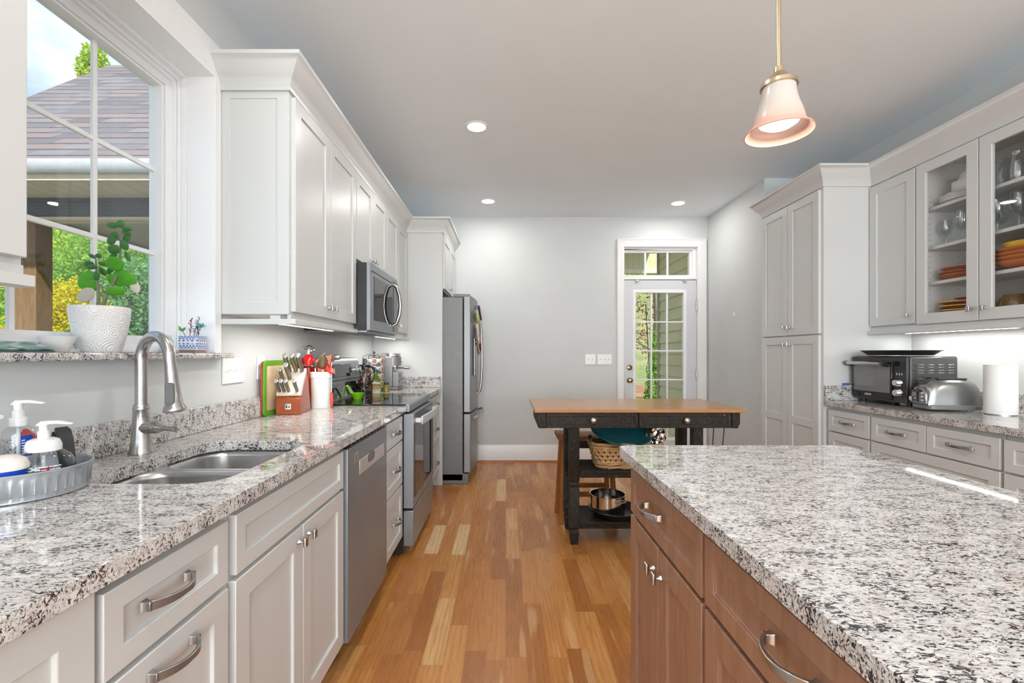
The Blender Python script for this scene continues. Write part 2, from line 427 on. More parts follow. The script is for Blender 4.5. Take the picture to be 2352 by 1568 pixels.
mb = MB().plate([(.92, 1.2135), (1.957, 1.2135), (1.957, 2.50), (.92, 2.50)], [[(1.02, 1.2135), (1.913, 1.2135), (1.913, 2.361), (1.02, 2.361)]], 'x', WL+.0005, WL+.019)
mb.build('casing', m_trim, t, .002, world=True)
mb = MB()
mb.box(-1.318, WL+.024, 1.905, 1.9125, 1.2135, 2.361); mb.box(-1.318, WL+.024, 1.0205, 1.028, 1.2135, 2.361); mb.box(-1.318, WL+.024, 1.028, 1.905, 2.3535, 2.361)
mb.build('reveal', m_vinyl, t, .001, world=True)
t = thing('window_sill', 'speckled granite window sill under the sink window', 'window sill', (-1.2, 1.47, 1.19))
mb = MB().extr([(-1.317, 1.0205), (WL+.001, 1.0205), (WL+.001, .93), (-1.165, .93), (-1.165, 1.985), (WL+.001, 1.985), (WL+.001, 1.9125), (-1.317, 1.9125)], 'z', 1.1905, 1.213)
mb.build('slab', m_granite, t, .006, seg=3, world=True)

# ---- glazed back door with transom
t = struct(thing('trim_2', 'wide white casing around the back door and transom', 'door casing', (1.74, WB, 0)))
sweep_prof = None
mb = MB().plate([(1.243, 0), (1.318, 0), (1.318, 2.405), (2.143, 2.405), (2.143, 0), (2.238, 0), (2.238, 2.492), (1.243, 2.492)], [], 'y', WB-.018, WB-.0005)
mb.build('casing', m_trim, t, .004, world=True)
mb = MB().plate([(1.243, 0), (1.256, 0), (1.256, 2.479), (2.225, 2.479), (2.225, 0), (2.238, 0), (2.238, 2.492), (1.243, 2.492)], [], 'y', WB-.026, WB-.018)
mb.build('back_band', m_trim, t, .003, world=True)
mb = MB(); mb.box(1.3105, 1.324, WB-.003, WB+.155, 0, 2.4195); mb.box(2.137, 2.1495, WB-.003, WB+.155, 0, 2.4195)
mb.box(1.324, 2.137, WB-.003, WB+.155, 2.40, 2.4195); mb.box(1.324, 2.137, WB-.003, WB+.155, 2.041, 2.075); mb.box(1.324, 2.137, WB+.05, WB+.155, .0005, .012)
mb.build('jamb', m_trim, t, .002, world=True)
d = struct(thing('door_1', 'white fifteen-light glazed back door', 'door', (1.73, WB+.03, 0)))
L0, L1, T0, T1 = 1.456, 1.989, .27, 1.89
mb = MB().plate([(1.327, .013), (2.134, .013), (2.134, 2.036), (1.327, 2.036)], [[(L0-.022, T0-.022), (L1+.022, T0-.022), (L1+.022, T1+.022), (L0-.022, T1+.022)]], 'y', WB+.006, WB+.05)
mb.build('leaf', m_door, d, .002, world=True)
mb = MB().plate([(L0-.036, T0-.036), (L1+.036, T0-.036), (L1+.036, T1+.036), (L0-.036, T1+.036)], [[(L0, T0), (L1, T0), (L1, T1), (L0, T1)]], 'y', WB-.002, WB+.052)
mb.build('glazing_frame', m_trim, d, .006, world=True)
mb = MB()
for x in (1.634, 1.811): mb.box(x-.009, x+.009, WB+.012, WB+.044, T0, T1)
for k in range(1, 5): z = T0+(T1-T0)*k/5; mb.box(L0, L1, WB+.0125, WB+.0435, z-.008, z+.008)
mb.build('muntin', m_trim, d, .003, world=True)
MB().box(L0, L1, WB+.026, WB+.03, T0, T1).build('pane', m_pane, d, world=True)
def rose(z, lever):
    mb = MB(); mb.lathe([(.031, .006), (.031, -.004), (.024, -.010), (.012, -.012), (.012, -.035), (.022, -.04), (.027, -.052), (.022, -.064), (.006, -.068)] if lever else
                        [(.031, .006), (.031, -.006), (.026, -.014), (.010, -.018), (.004, -.019)], (1.385, WB+.006, z), 24, axis='y')
    if not lever: mb.box(1.381, 1.389, WB-.03, WB-.01, z-.014, z+.014)
    return mb
rose(.913, True).build('door_knob', m_bronze, d, world=True)
rose(1.055, False).build('deadbolt', m_bronze, d, world=True)
for z in (1.74, .98, .28):
    MB().lathe([(.008, z-.05), (.008, z+.05)], (2.136, WB-.004, 0), 10).build('hinge', m_chrome, d, world=True)
for x in (1.47, 2.0):
    MB().box(x-.022, x+.022, WB-.012, WB+.006, 2.018, 2.036).build('top_clip', m_chrome, d, .003, world=True)
w = struct(thing('window_2', 'three-light transom window over the back door', 'window', (1.73, WB+.03, 2.08)))
mb = MB().plate([(1.3245, 2.0755), (2.1365, 2.0755), (2.1365, 2.3995), (1.3245, 2.3995)], [[(1.327, 2.098), (2.075, 2.098), (2.075, 2.352), (1.327, 2.352)]], 'y', WB+.05, WB+.10)
mb.plate([(1.3245, 2.0755), (2.1365, 2.0755), (2.1365, 2.3995), (1.3245, 2.3995)], [[(1.3265, 2.085), (2.10, 2.085), (2.10, 2.375), (1.3265, 2.375)]], 'y', WB+.025, WB+.05)
mb.build('frame', m_trim, w, .002, world=True)
mb = MB()
for x in (1.578, 1.83): mb.box(x-.010, x+.010, WB+.055, WB+.085, 2.097, 2.353)
mb.build('muntin', m_trim, w, .003, world=True)
MB().box(1.327, 2.075, WB+.068, WB+.072, 2.097, 2.353).build('pane', m_pane, w, world=True)

# ---- electrical plates and hooks
def plate(name, label, cat, loc, rz, gangs, outlet=False, group=None):
    t = thing(name, label, cat, loc, rz, group); w = .07 if gangs == 1 else .046*gangs+.024
    MB().box(-w/2, w/2, -.007, -.0005, -.0575, .0575).build('wall_plate', m_white, t, .003)
    for k in range(gangs):
        x = (k-(gangs-1)/2)*.046
        if outlet:
            for z in (-.02, .02):
                o = MB().extr(rrect(x-.0165, x+.0165, z-.0145, z+.0145, .012), 'y', -.0095, -.007).build('socket', m_white, t, .001)
                mb = MB(); mb.box(x-.0075, x-.0055, -.0098, -.0094, z-.003, z+.006); mb.box(x+.0055, x+.0075, -.0098, -.0094, z-.003, z+.006); mb.box(x-.002, x+.002, -.0098, -.0094, z-.010, z-.006)
                mb.build('slots', m_dark, o)
        else:
            o = MB().box(x-.005, x+.005, -.008, -.007, -.012, .012).build('toggle_collar', m_white, t)
            MB().extr([(-.007, -.006), (-.007, .004), (-.021, .013), (-.023, .006)], 'x', x-.0035, x+.0035).build('toggle', m_white, o, .001)
    return t
plate('light_switch', 'white three-toggle switch plate on the wall above the sink backsplash', 'light switch', (WL, 2.07, 1.135), 90, 3)
plate('power_outlet', 'white outlet half hidden behind the cutting boards', 'outlet', (WL, 2.30, 1.14), 90, 1, True)
plate('light_switch', 'white two-toggle switch plate on the end wall', 'light switch', (.945, WB, 1.145), 0, 2)
plate('light_switch', 'white three-toggle switch plate beside the back door casing', 'light switch', (1.104, WB, 1.145), 0, 3)
plate('power_outlet', 'white outlet low on the end wall behind the black table legs', 'outlet', (.562, WB, .335), 0, 1, True)
def hook(loc, rz, label):
    t = thing('wall_hook', label, 'hook', loc, rz)
    MB().extr(rrect(-.012, .012, -.03, .03, .01), 'y', -.005, -.0005).build('back_plate', m_white, t, .001)
    MB().tube([(0, -.005, -.01), (0, -.014, -.022), (0, -.022, -.02), (0, -.024, -.006)], .004, 8).build('hook_arm', m_white, t)
hook((2.257, 4.55, 1.60), -90, 'small white hook stuck on the grey wall right of the back door')
hook((-.36, WB, .975), 0, 'small white hook on the end wall just right of the refrigerator')

# ---- ceiling lights and pendant
for x, y, lab in ((-.19, 1.58, 'round recessed ceiling light above the island aisle, out of view overhead'), (-.19, .05, 'round recessed ceiling light directly above the viewer'), (-.197, 3.11, 'round recessed ceiling light nearest the viewer'), (-.179, 4.63, 'round recessed ceiling light in front of the refrigerator'), (1.75, 4.69, 'round recessed ceiling light in front of the back door')):  # first two are out of view, added by continuing the visible row
    t = thing('recessed_light', lab, 'ceiling light', (x, y, ZC), 0, 'recessed ceiling lights')
    MB().lathe([(.078, -.0005), (.078, -.004), (.070, -.007), (.062, -.005), (.058, -.0005)], (0, 0, 0), 36, cap=False).build('trim_ring', m_white, t)
    MB().lathe([(.0605, -.0045), (.045, -.006), (.001, -.0065)], (0, 0, 0), 32).build('lens', m_lamp, t)
    l = lamp('recessed_lamp', 'AREA', (0, 0, -.012), (0, 0, 0), 6 if y < 2 else 6, (1, .97, .93), shape='DISK', size=.11); l.parent = t
t = thing('pendant_light', 'frosted glass bell pendant light on a brass rod over the island', 'pendant light', (.775, 1.31, 1.835))
rod = MB().tube([(0, 0, .165), (-.004, 0, ZC-1.835)], .0062, 12).build('rod', m_brass, t)
MB().lathe([(.003, .19), (.0125, .186), (.014, .172), (.022, .165), (.034, .15), (.042, .143), (.048, .140), (.0485, .130), (.044, .128), (.001, .128)], (0, 0, 0), 32).build('cap', m_brass, t)
def shade_mat():
    t = NT('frosted_shade'); v = t.coord(); n = t.noise(v, 20, 2); sp = t.n('SeparateXYZ'); t.t.links.new(v, sp.inputs[0])
    c = t.ramp(sp.outputs[2], [(0., (.80, .46, .36)), (.03, (.74, .50, .42)), (.06, (.64, .57, .51)), (.14, (.60, .57, .53))])
    c = t.mix(t.math('MULTIPLY', n, .06), c, (1, 1, 1))
    d = t.n('BsdfDiffuse'); t.t.links.new(c, d.inputs[0]); tr = t.n('BsdfTranslucent'); t.t.links.new(c, tr.inputs[0])
    gl = t.n('BsdfGlossy'); gl.inputs['Roughness'].default_value = .25
    m1 = t.n('MixShader'); m1.inputs[0].default_value = .16; t.t.links.new(d.outputs[0], m1.inputs[1]); t.t.links.new(tr.outputs[0], m1.inputs[2])
    m2 = t.n('MixShader'); m2.inputs[0].default_value = .05; t.t.links.new(m1.outputs[0], m2.inputs[1]); t.t.links.new(gl.outputs[0], m2.inputs[2])
    t.t.links.new(m2.outputs[0], t.out.inputs[0]); return t.m
pr = [(.043, .130), (.0435, .115), (.046, .10), (.052, .078), (.060, .055), (.064, .038), (.067, .025), (.075, .014), (.086, .005), (.0885, .0), (.086, -.001)]
MB().lathe(pr+[(.083, .004), (.072, .012), (.064, .024), (.061, .038), (.057, .055), (.049, .078), (.043, .10), (.0405, .115), (.040, .128)], (0, 0, 0), 48, cap=False).build('glass_shade', shade_mat(), t)
MB().lathe([(.020, .128), (.022, .10), (.040, .075), (.052, .055), (.054, .04), (.050, .028), (.036, .019), (.001, .016)], (0, 0, 0), 32).build('bulb', glow('bulb_glow', (1, .96, .92), 1.25), t)
l = lamp('pendant_lamp', 'AREA', (0, 0, .012), (0, 0, 0), 1.5, (1, .93, .85), shape='DISK', size=.07); l.parent = t
# ================================================================ cabinets and appliances, left wall
# a unit's own frame: x along its front, -y out of its front, z up.  rz=90 faces +x (left wall), rz=-90 faces -x (right wall)
def knob(mb_parent, u, z, y=-.02, mat=None):
    mb = MB(); mb.tube([(u, y, z), (u, y-.004, z), (u, y-.010, z), (u, y-.018, z)], [.0085, .0075, .0045, .005], 10)
    mb.bar([(u, y-.017, z), (u, y-.022, z), (u, y-.027, z)], [.014, .020, .017], [.026, .030, .026], (0, 0, 1))
    return mb.build('knob', mat or m_steelh, mb_parent, .0015)
def pull(p, u, z, y=-.02, L=.105, mat=None):
    mb = MB(); n = 14; pts = []
    for i in range(n+1):
        k = i/n*2-1; pts.append((u+k*L/2, y-.012-.024*(1-abs(k)**2.4), z))
    mb.bar(pts, .0065, [.017-.006*(1-abs(i/n*2-1)) for i in range(n+1)], (0, 0, 1))
    for s in (-1, 1):
        x = u+s*L/2; mb.loft([[(x-.008, y, z-.010), (x+.008, y, z-.010), (x+.008, y, z+.010), (x-.008, y, z+.010)], [(x-.005, y-.006, z-.008), (x+.005, y-.006, z-.008), (x+.005, y-.006, z+.008), (x-.005, y-.006, z+.008)],
                             [(x-.005, y-.016, z-.0085), (x+.005, y-.016, z-.0085), (x+.005, y-.016, z+.0085), (x-.005, y-.016, z+.0085)]])
    return mb.build('handle', mat or m_pull, p, .0012)
def front(t, kind, u0, u1, z0, z1, mat, at=None, rail=None, y=-.02, pm=None):
    rail = rail or (.058 if kind == 'door' else min(.05, (z1-z0)*.28))
    o = MB().shaker(u0, u1, z0, z1, y, 0, rail).build('door' if kind == 'door' else ('drawer' if kind == 'drawer' else 'false_front'), mat, t, .0018)
    if kind == 'door' and at: knob(o, at[0], at[1], y, pm)
    if kind == 'drawer': pull(o, (u0+u1)/2 if not at else at[0], (z0+z1)/2 if not at else at[1], y, .105 if u1-u0 > .28 else .09, pm)
    return o
def base_unit(label, loc, rz, w, fronts, depth=.60, z0=.105, z1=.866, mat=None, group=None, name='base_cabinet', pm=None, open_top=False):
    t = thing(name, label, 'cabinet', loc, rz, group); mat = mat or m_cab
    mb = MB()
    if open_top:
        mb.box(0, .018, .0185, depth, z0, z1); mb.box(w-.018, w, .0185, depth, z0, z1); mb.box(0, w, 0, .018, z0, z1); mb.box(.0183, w-.0183, .0187, depth, z0+.001, z0+.018)
    else: mb.box(0, w, 0, depth, z0, z1)
    mb.build('body', mat, t, .001)
    MB().box(0, w, .07, depth, .0, z0).build('toe_kick', mat, t)
    for f in fronts: front(t, f[0], *f[1:5], mat, f[5] if len(f) > 5 else None, pm=pm)
    return t
XF = -.632                                   # face frame plane of the left base units
BD = XF-WL-.002
def left_unit(label, y0, y1, fronts, **k): return base_unit(label, (XF, y0, 0), 90, y1-y0, fronts, depth=BD, **k)
g = .006
left_unit('white door cabinet at the near end of the left counter', .16, .696, [('door', .01, .26, .12, .86), ('door', .264, .528, .12, .86)])
left_unit('white drawer cabinet left of the sink cabinet', .696, 1.034, [('drawer', .006, .322, .706, .843, (.135, .785)), ('drawer', .006, .322, .425, .694, (.15, .655)), ('drawer', .006, .322, .12, .413)])
left_unit('white two-door sink cabinet with a plain panel under the sink', 1.034, 1.748, [('false', .014, .706, .706, .843), ('door', .012, .356, .12, .694, (.326, .655)), ('door', .361, .706, .12, .694, (.392, .655))], open_top=True)
left_unit('white three-drawer cabinet between dishwasher and range', 2.338, 2.745, [('drawer', .006, .394, .706, .843), ('drawer', .006, .394, .448, .697), ('drawer', .006, .394, .13, .439)])
left_unit('narrow white pull-out cabinet right of the range', 3.51, 3.73, [('drawer', .006, .212, .706, .843), ('door', .006, .212, .12, .697, (.186, .62))])
left_unit('white drawer cabinet against the refrigerator panel', 3.73, 4.248, [('drawer', .006, .51, .706, .843), ('drawer', .006, .51, .42, .697), ('drawer', .006, .51, .12, .411)])

# dishwasher
t = thing('dishwasher', 'stainless dishwasher with pocket handle and control strip beside the sink cabinet', 'dishwasher', (XF, 1.752, 0), 90); w = .58
MB().box(.004, w-.004, .0, .55, .105, .862).build('tub', m_side, t, .002)
MB().box(.02, w-.02, .06, .5, .0, .105).build('toe_kick', m_dark, t)
mb = MB(); mb.extr([(.003, -.03), (.003, 0), (w-.003, 0), (w-.003, -.03), (w-.02, -.034), (.02, -.034)], 'z', .108, .845)
door = mb.build('door_panel', m_steel, t, .002)
mb = MB(); mb.box(.006, w-.006, -.026, .0, .8452, .850)
for k in range(9): mb.box(.06+k*.05, .09+k*.05, -.02, -.008, .850, .853)
mb.build('control_strip', m_blackgl, door)
MB().box(.13, w-.075, -.0362, -.0338, .715, .775).build('handle_trim', m_steelv, door, .001)
mb = MB(); mb.loft([[(.245, -.0368, .745), (.34, -.0368, .745), (.34, -.0368, .775), (.245, -.0368, .775)], [(.255, -.0364, .738), (.33, -.0364, .738), (.33, -.0364, .77), (.255, -.0364, .77)]])
mb.extr([(.245+.05+.05*math.cos(R(a)), .758+.022*math.sin(R(a))) for a in range(0, 360, 20)], 'y', -.0372, -.0365)
mb.build('pocket_handle', m_side, door)
mb = MB().plate([(.075, .775), (.115, .775), (.115, .815), (.075, .815)], [[(.078, .778), (.112, .778), (.112, .812), (.078, .812)]], 'y', -.0345, -.0339)
mb.build('badge', m_chrome, door)

# range
t = thing('kitchen_range', 'freestanding stainless electric range with black glass cooktop', 'range', (-.585, 2.75, 0), 90); w = .754; dp = .62
MB().box(.0, w, .03, dp, .02, .895).build('body', m_black, t, .003)
mb = MB()
for x in (.06, w-.06):
    for y in (.08, dp-.08): mb.lathe([(.02, 0), (.02, .02)], (x, y, 0), 10)
mb.build('levelling_feet', m_dark, t)
MB().box(-.003, w+.003, .012, dp-.115, .8955, .909).build('cooktop', m_blackgl, t, .003)
mb = MB().extr([(-.01, .862), (-.012, .9), (-.004, .910), (.012, .910), (.012, .862)], 'x', .0, w)
mb.build('front_rail', m_steel, t, .002)
mb = MB()
for cx, cy, r in ((.19, .15, .105), (.57, .15, .085), (.19, .36, .075), (.57, .36, .1)):
    for rr in (r, r*.62): mb.lathe([(rr, .9092), (rr, .9095), (rr-.002, .9095), (rr-.002, .9092)], (cx, cy, 0), 40, cap=False)
mb.build('burner_rings', plain('burner_grey', (.06, .06, .062), .2), t)
door = MB().box(.004, w-.004, -.034, .028, .285, .852).build('oven_door', m_steel, t, .004)
MB().box(.035, w-.035, -.0365, -.0335, .345, .79).build('oven_window', m_blackgl, door, .003)
MB().lathe([(.011, -.0345), (.011, -.0352), (.001, -.0354)], (w/2, 0, .316), 20, axis='y').build('badge', m_chrome, door)
mb = MB(); mb.bar([(.05+i*(w-.1)/10, -.075-.014*math.sin(math.pi*i/10), .806) for i in range(11)], .014, .05, (0, 0, 1))
for x in (.065, w-.065): mb.box(x-.012, x+.012, -.074, -.033, .79, .82)
mb.build('door_handle', plain('satin_handle', (.74, .74, .74), .3, metal=.6, var=.03), door, .004)
mb = MB()
for k in range(16): mb.box(.08+k*.038, .105+k*.038, -.0345, -.0338, .838, .846)
mb.build('vent_slots', m_dark, door)
MB().box(.004, w-.004, -.032, .028, .06, .272).build('storage_drawer', m_steel, t, .004)
bg = MB().extr([(dp-.115, .909), (dp-.095, 1.03), (dp-.10, 1.035), (dp-.085, 1.155), (dp-.072, 1.178), (dp-.03, 1.182), (dp, 1.17), (dp, .895), (dp-.115, .895)], 'x', .003, w-.003).build('backguard', m_steel, t, .006, seg=3)
def onface(mb, u, z, ln): pass
sl = Matrix.Translation((0, dp-.0925, 1.095)) @ Matrix.Rotation(R(-7), 4, 'X')
mb = MB(); mb.M = sl; mb.box(.22, .56, -.004, .004, -.042, .045); mb.build('control_display', m_blackgl, bg, .002)
for x in (.07, .155, .60, .685):
    mb = MB(); mb.M = sl @ Matrix.Translation((x, 0, 0)); mb.lathe([(.024, .004), (.024, -.006), (.020, -.010), (.018, -.030), (.012, -.033), (.001, -.033)], (0, 0, 0), 20, axis='y'); mb.box(-.004, .004, -.036, -.03, -.018, .018)
    mb.build('knob', plain('knob_grey', (.62, .62, .62), .3, metal=.5), bg, .001)
mb = MB(); mb.M = Matrix.Translation((0, dp-.108, .965)) @ Matrix.Rotation(R(-9.4), 4, 'X'); mb.box(.02, w-.02, -.002, .004, -.045, .05); mb.build('lower_glass', m_blackgl, bg, .001)

# refrigerator panel, refrigerator
t = thing('refrigerator_surround', 'tall white panel closing the side of the refrigerator', 'cabinet panel', (-.9, 4.25, 0))
mb = MB().box(WL+.002, -.585, 4.25, 4.273, 0, 2.36); mb.build('panel', m_cab, t, .0015, world=True)
m_fsteel = brushed('fridge_steel', (.27, .275, .28), .38, (1, 60, 1), .45)
t = thing('refrigerator', 'stainless french-door refrigerator with grey sides beyond the white panel', 'refrigerator', (-.40, 4.285, 0), 90); w = .87; dp = .80
MB().box(0, w, 0, dp, .03, 1.735).build('case', m_side, t, .004)
def bow(u0, u1, z0, z1):                        # a door whose face swells outward across the whole width
    f = lambda u: -.07-.035*(1-((u/w)*2-1)**2)
    n = 10; us = [u0+(u1-u0)*i/n for i in range(n+1)]
    pts = [(u0, -.008)]+[(u, f(u)) for u in us]+[(u1, -.008)]
    return MB().extr(pts, 'z', z0, z1)
dl = bow(.0, w/2-.003, .665, 1.75).build('left_door', m_fsteel, t, .006, seg=3)
dr = bow(w/2+.003, w, .665, 1.75).build('right_door', m_fsteel, t, .006, seg=3)
df = bow(.0, w, .105, .65).build('freezer_drawer', m_fsteel, t, .006, seg=3)
for dd, u in ((dl, w/2-.035), (dr, w/2+.035)):
    mb = MB(); mb.tube([(u, -.100, .80), (u, -.135, .83), (u, -.152, .95), (u, -.158, 1.15), (u, -.152, 1.4), (u, -.135, 1.57), (u, -.10, 1.6)], [.010, .012, .012, .012, .012, .012, .010], 10)
    mb.build('door_handle', m_steelh, dd)
mb = MB(); mb.bar([(.08, -.085, .60), (.09, -.14, .615)]+[(.09+(w-.18)*i/8, -.142-.02*math.sin(math.pi*i/8), .615) for i in range(1, 8)]+[(w-.09, -.14, .615), (w-.08, -.085, .60)], .016, .022, (0, 0, 1)); mb.build('drawer_handle', m_steelh, df, .003)
mb = MB(); mb.box(.12, .34, -.108, -.09, 1.0, 1.36); mb.build('dispenser', m_blackgl, dl, .004)
MB().box(.0, w, -.05, .3, .0, .095).build('base_grille', m_side, t, .006)
for u in (.03, w-.03): MB().box(u-.03, u+.03, -.065, .09, 1.735, 1.765).build('hinge_cover', m_side, t, .006)
# magnets and papers on the doors
pap = [('pink_note', 'pink paper note', (.80, .55, .42)), ('white_card', 'white card with a dark border', (.82, .82, .80)), ('yellow_note', 'yellow magnet card', (.75, .62, .22)), ('purple_ribbon', 'purple ribbon magnet', (.16, .05, .18)), ('tan_photo', 'tan photo print', (.62, .42, .28)), ('green_magnet', 'pale green magnet', (.50, .62, .30)), ('brown_tag', 'brown paper tag', (.20, .12, .09))]
spots = [(.30, 1.40, .11, .17), (.17, 1.40, .09, .19), (.25, 1.55, .08, .10), (.36, 1.62, .08, .14), (.22, 1.26, .09, .11), (.14, 1.56, .07, .12), (.36, 1.30, .08, .12)]
for (nm, lb, c), (u, z, a, b) in zip(pap, spots):
    yy = -.07-.035*(1-((u/w)*2-1)**2)
    p = thing('fridge_magnet', lb+' stuck high on the left refrigerator door', 'magnet', (-.40-yy+.006, 4.285+u, z), 90+(.5-u/w)*18)
    mb = MB(); n = 6; mb.grid([[(-a/2+a*i/n, -.006-.022*(i/n-.5)**2*4-.020*(1-j/4), -b/2+b*j/4+.006*math.sin(i)) for i in range(n+1)] for j in range(5)])
    mb.build('sheet', plain('paper_'+nm, c, .6, var=.25, scale=40), p, solid=.0012)
    MB().lathe([(.009, -.002), (.009, -.008), (.001, -.009)], (0, 0, b*.36), 12, axis='y').build('button', plain('magnet_'+nm, (c[0]*.4, c[1]*.5, c[2]*.6), .3), p)

# ---- wall cabinets, left
UB, UT, UX = 1.378, 2.345, -.922
UD = UX-WL-.002
def wall_unit(label, loc, rz, w, doors, depth, z0=UB, z1=UT, rail=True, panel=None, group=None, dz=None):
    t = thing('wall_cabinet', label, 'cabinet', loc, rz, group); lz = loc[2]
    MB().box(0, w, 0, depth, z0-lz, z1-lz).build('body', m_cab, t, .001)
    for u0, u1, at in doors:
        o = MB().shaker(u0, u1, z0-lz+.012, z1-lz-.035, -.02, 0, .058).build('door', m_cab, t, .0018)
        if at: knob(o, at, z0-lz+.065)
    if rail: MB().box(-.012 if panel else 0, w, -.028, .012, z0-lz-.043, z0-lz-.020).build('light_rail', m_cab, t, .002)
    if rail: MB().box(0, w, -.004, .012, z0-lz-.022, z0-lz).build('rail_riser', m_cab, t)
    if panel:
        mb = MB(); mb.M = Matrix.Rotation(R(-90), 4, 'Z')     # local -y turned to local -x
        mb.shaker(-depth, 0, z0-lz, z1-lz, -.012, 0, .05, .005).build('end_panel', m_cab, t, .0012)
        MB().box(-.014, .0, -.02, depth, z0-lz-.043, z0-lz-.020).build('end_rail', m_cab, t, .002)
    return t
wall_unit('white wall cabinet at the left edge, near side of the sink window', (UX, -.30, UB), 90, 1.178, [(.008, .585, None), (.592, 1.17, None)], UD)
wall_unit('white two-door wall cabinet between sink window and microwave', (UX, 1.972, UB), 90, .818, [(.008, .402, .375), (.407, .81, .435)], UD, panel=True)
wall_unit('short white two-door cabinet above the microwave', (UX, 2.79, 1.772), 90, .71, [(.006, .352, .325), (.357, .704, .385)], UD, z0=1.772, rail=False)
wall_unit('white two-door wall cabinet between microwave and refrigerator panel', (UX, 3.50, UB), 90, .748, [(.006, .371, .345), (.377, .742, .402)], UD)
t = wall_unit('deep white two-door cabinet above the refrigerator', (-.585, 4.273, 1.80), 90, .89, [(.006, .442, .415), (.447, .884, .475)], .638, z0=1.80, rail=False)
CROWN = [(0, UT-.022), (.010, UT-.022), (.012, UT+.0), (.018, UT+.008), (.020, UT+.018), (.028, UT+.028), (.045, UT+.048), (.060, UT+.072), (.068, UT+.085), (.078, UT+.090), (.080, UT+.104), (0, UT+.104)]
t = thing('crown_moulding', 'white crown moulding along the tops of the left wall cabinets', 'crown moulding', (UX, 3.0, UT))
sweep([(WL+.001, 1.958), (UX+.0005, 1.958), (UX+.0005, 4.249), (-.5845, 4.249), (-.5845, WB-.002)], CROWN, 'moulding', m_cab, t)
t = thing('crown_moulding', 'white crown moulding on the wall cabinet at the left edge of the sink window', 'crown moulding', (UX, .3, UT))
sweep([(UX+.0005, -.3), (UX+.0005, .892), (WL+.001, .892)], CROWN, 'moulding', m_cab, t)

# microwave over the range
t = thing('microwave', 'stainless over-the-range microwave with curved vertical handle', 'microwave', (-.845, 2.795, 1.352), 90); w = .70; h = .412
MB().box(.0, w, .0, .375, .0, h).build('case', m_black, t, .002)
MB().box(.0, w, -.004, .37, -.012, -.0005).build('bottom_tray', m_steel, t, .002)
fr = MB().extr([(.001, .0), (.001, -.022), (.03, -.028), (w-.03, -.028), (w-.001, -.022), (w-.001, 0)], 'z', .0, h).build('door', m_steel, t, .002)
MB().box(.06, w-.18, -.0305, -.0275, .065, h-.075).build('door_window', m_blackgl, fr, .004)
MB().box(w-.15, w-.012, -.0305, -.027, .02, h-.03).build('control_panel', m_blackgl, t, .003)
MB().box(.02, w-.02, -.0295, -.0275, h-.052, h-.047).build('vent_line', m_dark, fr)
mb = MB(); mb.tube([(w-.185, -.028, .055), (w-.185, -.062, .075), (w-.185, -.082, .14), (w-.185, -.088, .20), (w-.185, -.082, .27), (w-.185, -.062, .335), (w-.185, -.028, .355)], [.011, .013, .014, .014, .014, .013, .011], 12)
mb.build('door_handle', m_steelh, fr)
mb = MB()
for k in range(2): mb.box(.08+k*.3, .33+k*.3, .06, .2, -.016, -.0122)
mb.build('filter_grille', m_side, t)

# under-cabinet light bars
def bar_light(label, loc, rz, L, e):
    t = thing('under_cabinet_light', label, 'light bar', loc, rz)
    MB().box(0, L, -.022, .022, -.037, -.0005).build('housing', m_white, t, .001)
    MB().box(.006, L-.006, -.007, .007, -.0385, -.0372).build('diffuser', m_led, t)
    l = lamp('bar_lamp', 'AREA', (L/2, 0, -.042), (0, 0, 0), e, (1, .96, .9), shape='RECTANGLE', size=L-.02, size_y=.014); l.parent = t
bar_light('white light bar under the wall cabinet by the sink window', (-1.0, 2.0, UB), 90, .66, 2.2)
bar_light('white light bar under the cabinet beside the refrigerator panel', (-1.0, 3.55, UB), 90, .60, 1.9)

# ---- worktops, left
def worktop(name, label, x0, x1, y0, y1, hole=None, z0=.867, z1=CT, r=.012, base=None, splash=()):
    t = thing(name, label, 'countertop', base or ((x0+x1)/2, (y0+y1)/2, z0))
    mb = MB().plate(rrect(x0, x1, y0, y1, r, 4), [hole] if hole else [], 'z', z0, z1); s = mb.build('slab', m_granite, t, .010, seg=4, world=True)
    for b in splash: MB().box(*b).build('backsplash', m_granite, t, .003, world=True)
    return t
def sinkcut():
    # two D-shaped bowls joined: straight front, bowed back
    x0, x1, y0, y1 = -1.045, -.69, 1.10, 1.645
    return rrect(x0, x1, y0, y1, .085, 8)
worktop('countertop', 'speckled granite countertop around the sink on the left wall', WL+.001, -.590, -.30, 2.747, sinkcut(), splash=[(WL+.001, WL+.021, -.30, 2.747, CT+.0003, 1.0)])
worktop('countertop', 'short speckled granite countertop between range and refrigerator panel', WL+.001, -.590, 3.507, 4.249, splash=[(WL+.001, WL+.021, 3.507, 4.249, CT+.0003, 1.0), (WL+.0215, -.600, 4.229, 4.249, CT+.0003, 1.0)])

# sink
m_sink = plain('sink_steel', (.58, .575, .57), .24, metal=.85, var=.03)
t = thing('kitchen_sink', 'undermount stainless double-bowl sink', 'sink', (-.87, 1.37, .70))
def bowl(x0, x1, y0, y1, zt, zb, r):
    mb = MB(); rings = []
    for k, (off, z) in enumerate(((0, zt), (.002, zt-.02), (.006, zb+.05), (.014, zb+.018), (.035, zb+.004), (.09, zb))):
        rings.append([(px, py, z) for px, py in rrect(x0+off, x1-off, y0+off, y1-off, max(.02, r-off*.3), 8)])
    return mb.loft(rings, cap0=False)
for nm, ya, yb in (('near_bowl', 1.094, 1.362), ('far_bowl', 1.378, 1.651)):
    o = bowl(-1.051, -.684, ya, yb, .8655, .70, .075).build(nm, m_sink, t, world=True, solid=.0015)
    MB().lathe([(.042, .7015), (.042, .703), (.03, .703), (.028, .700), (.001, .699)], (-.87, (ya+yb)/2, 0), 24).build('drain', m_chrome, o, world=True)
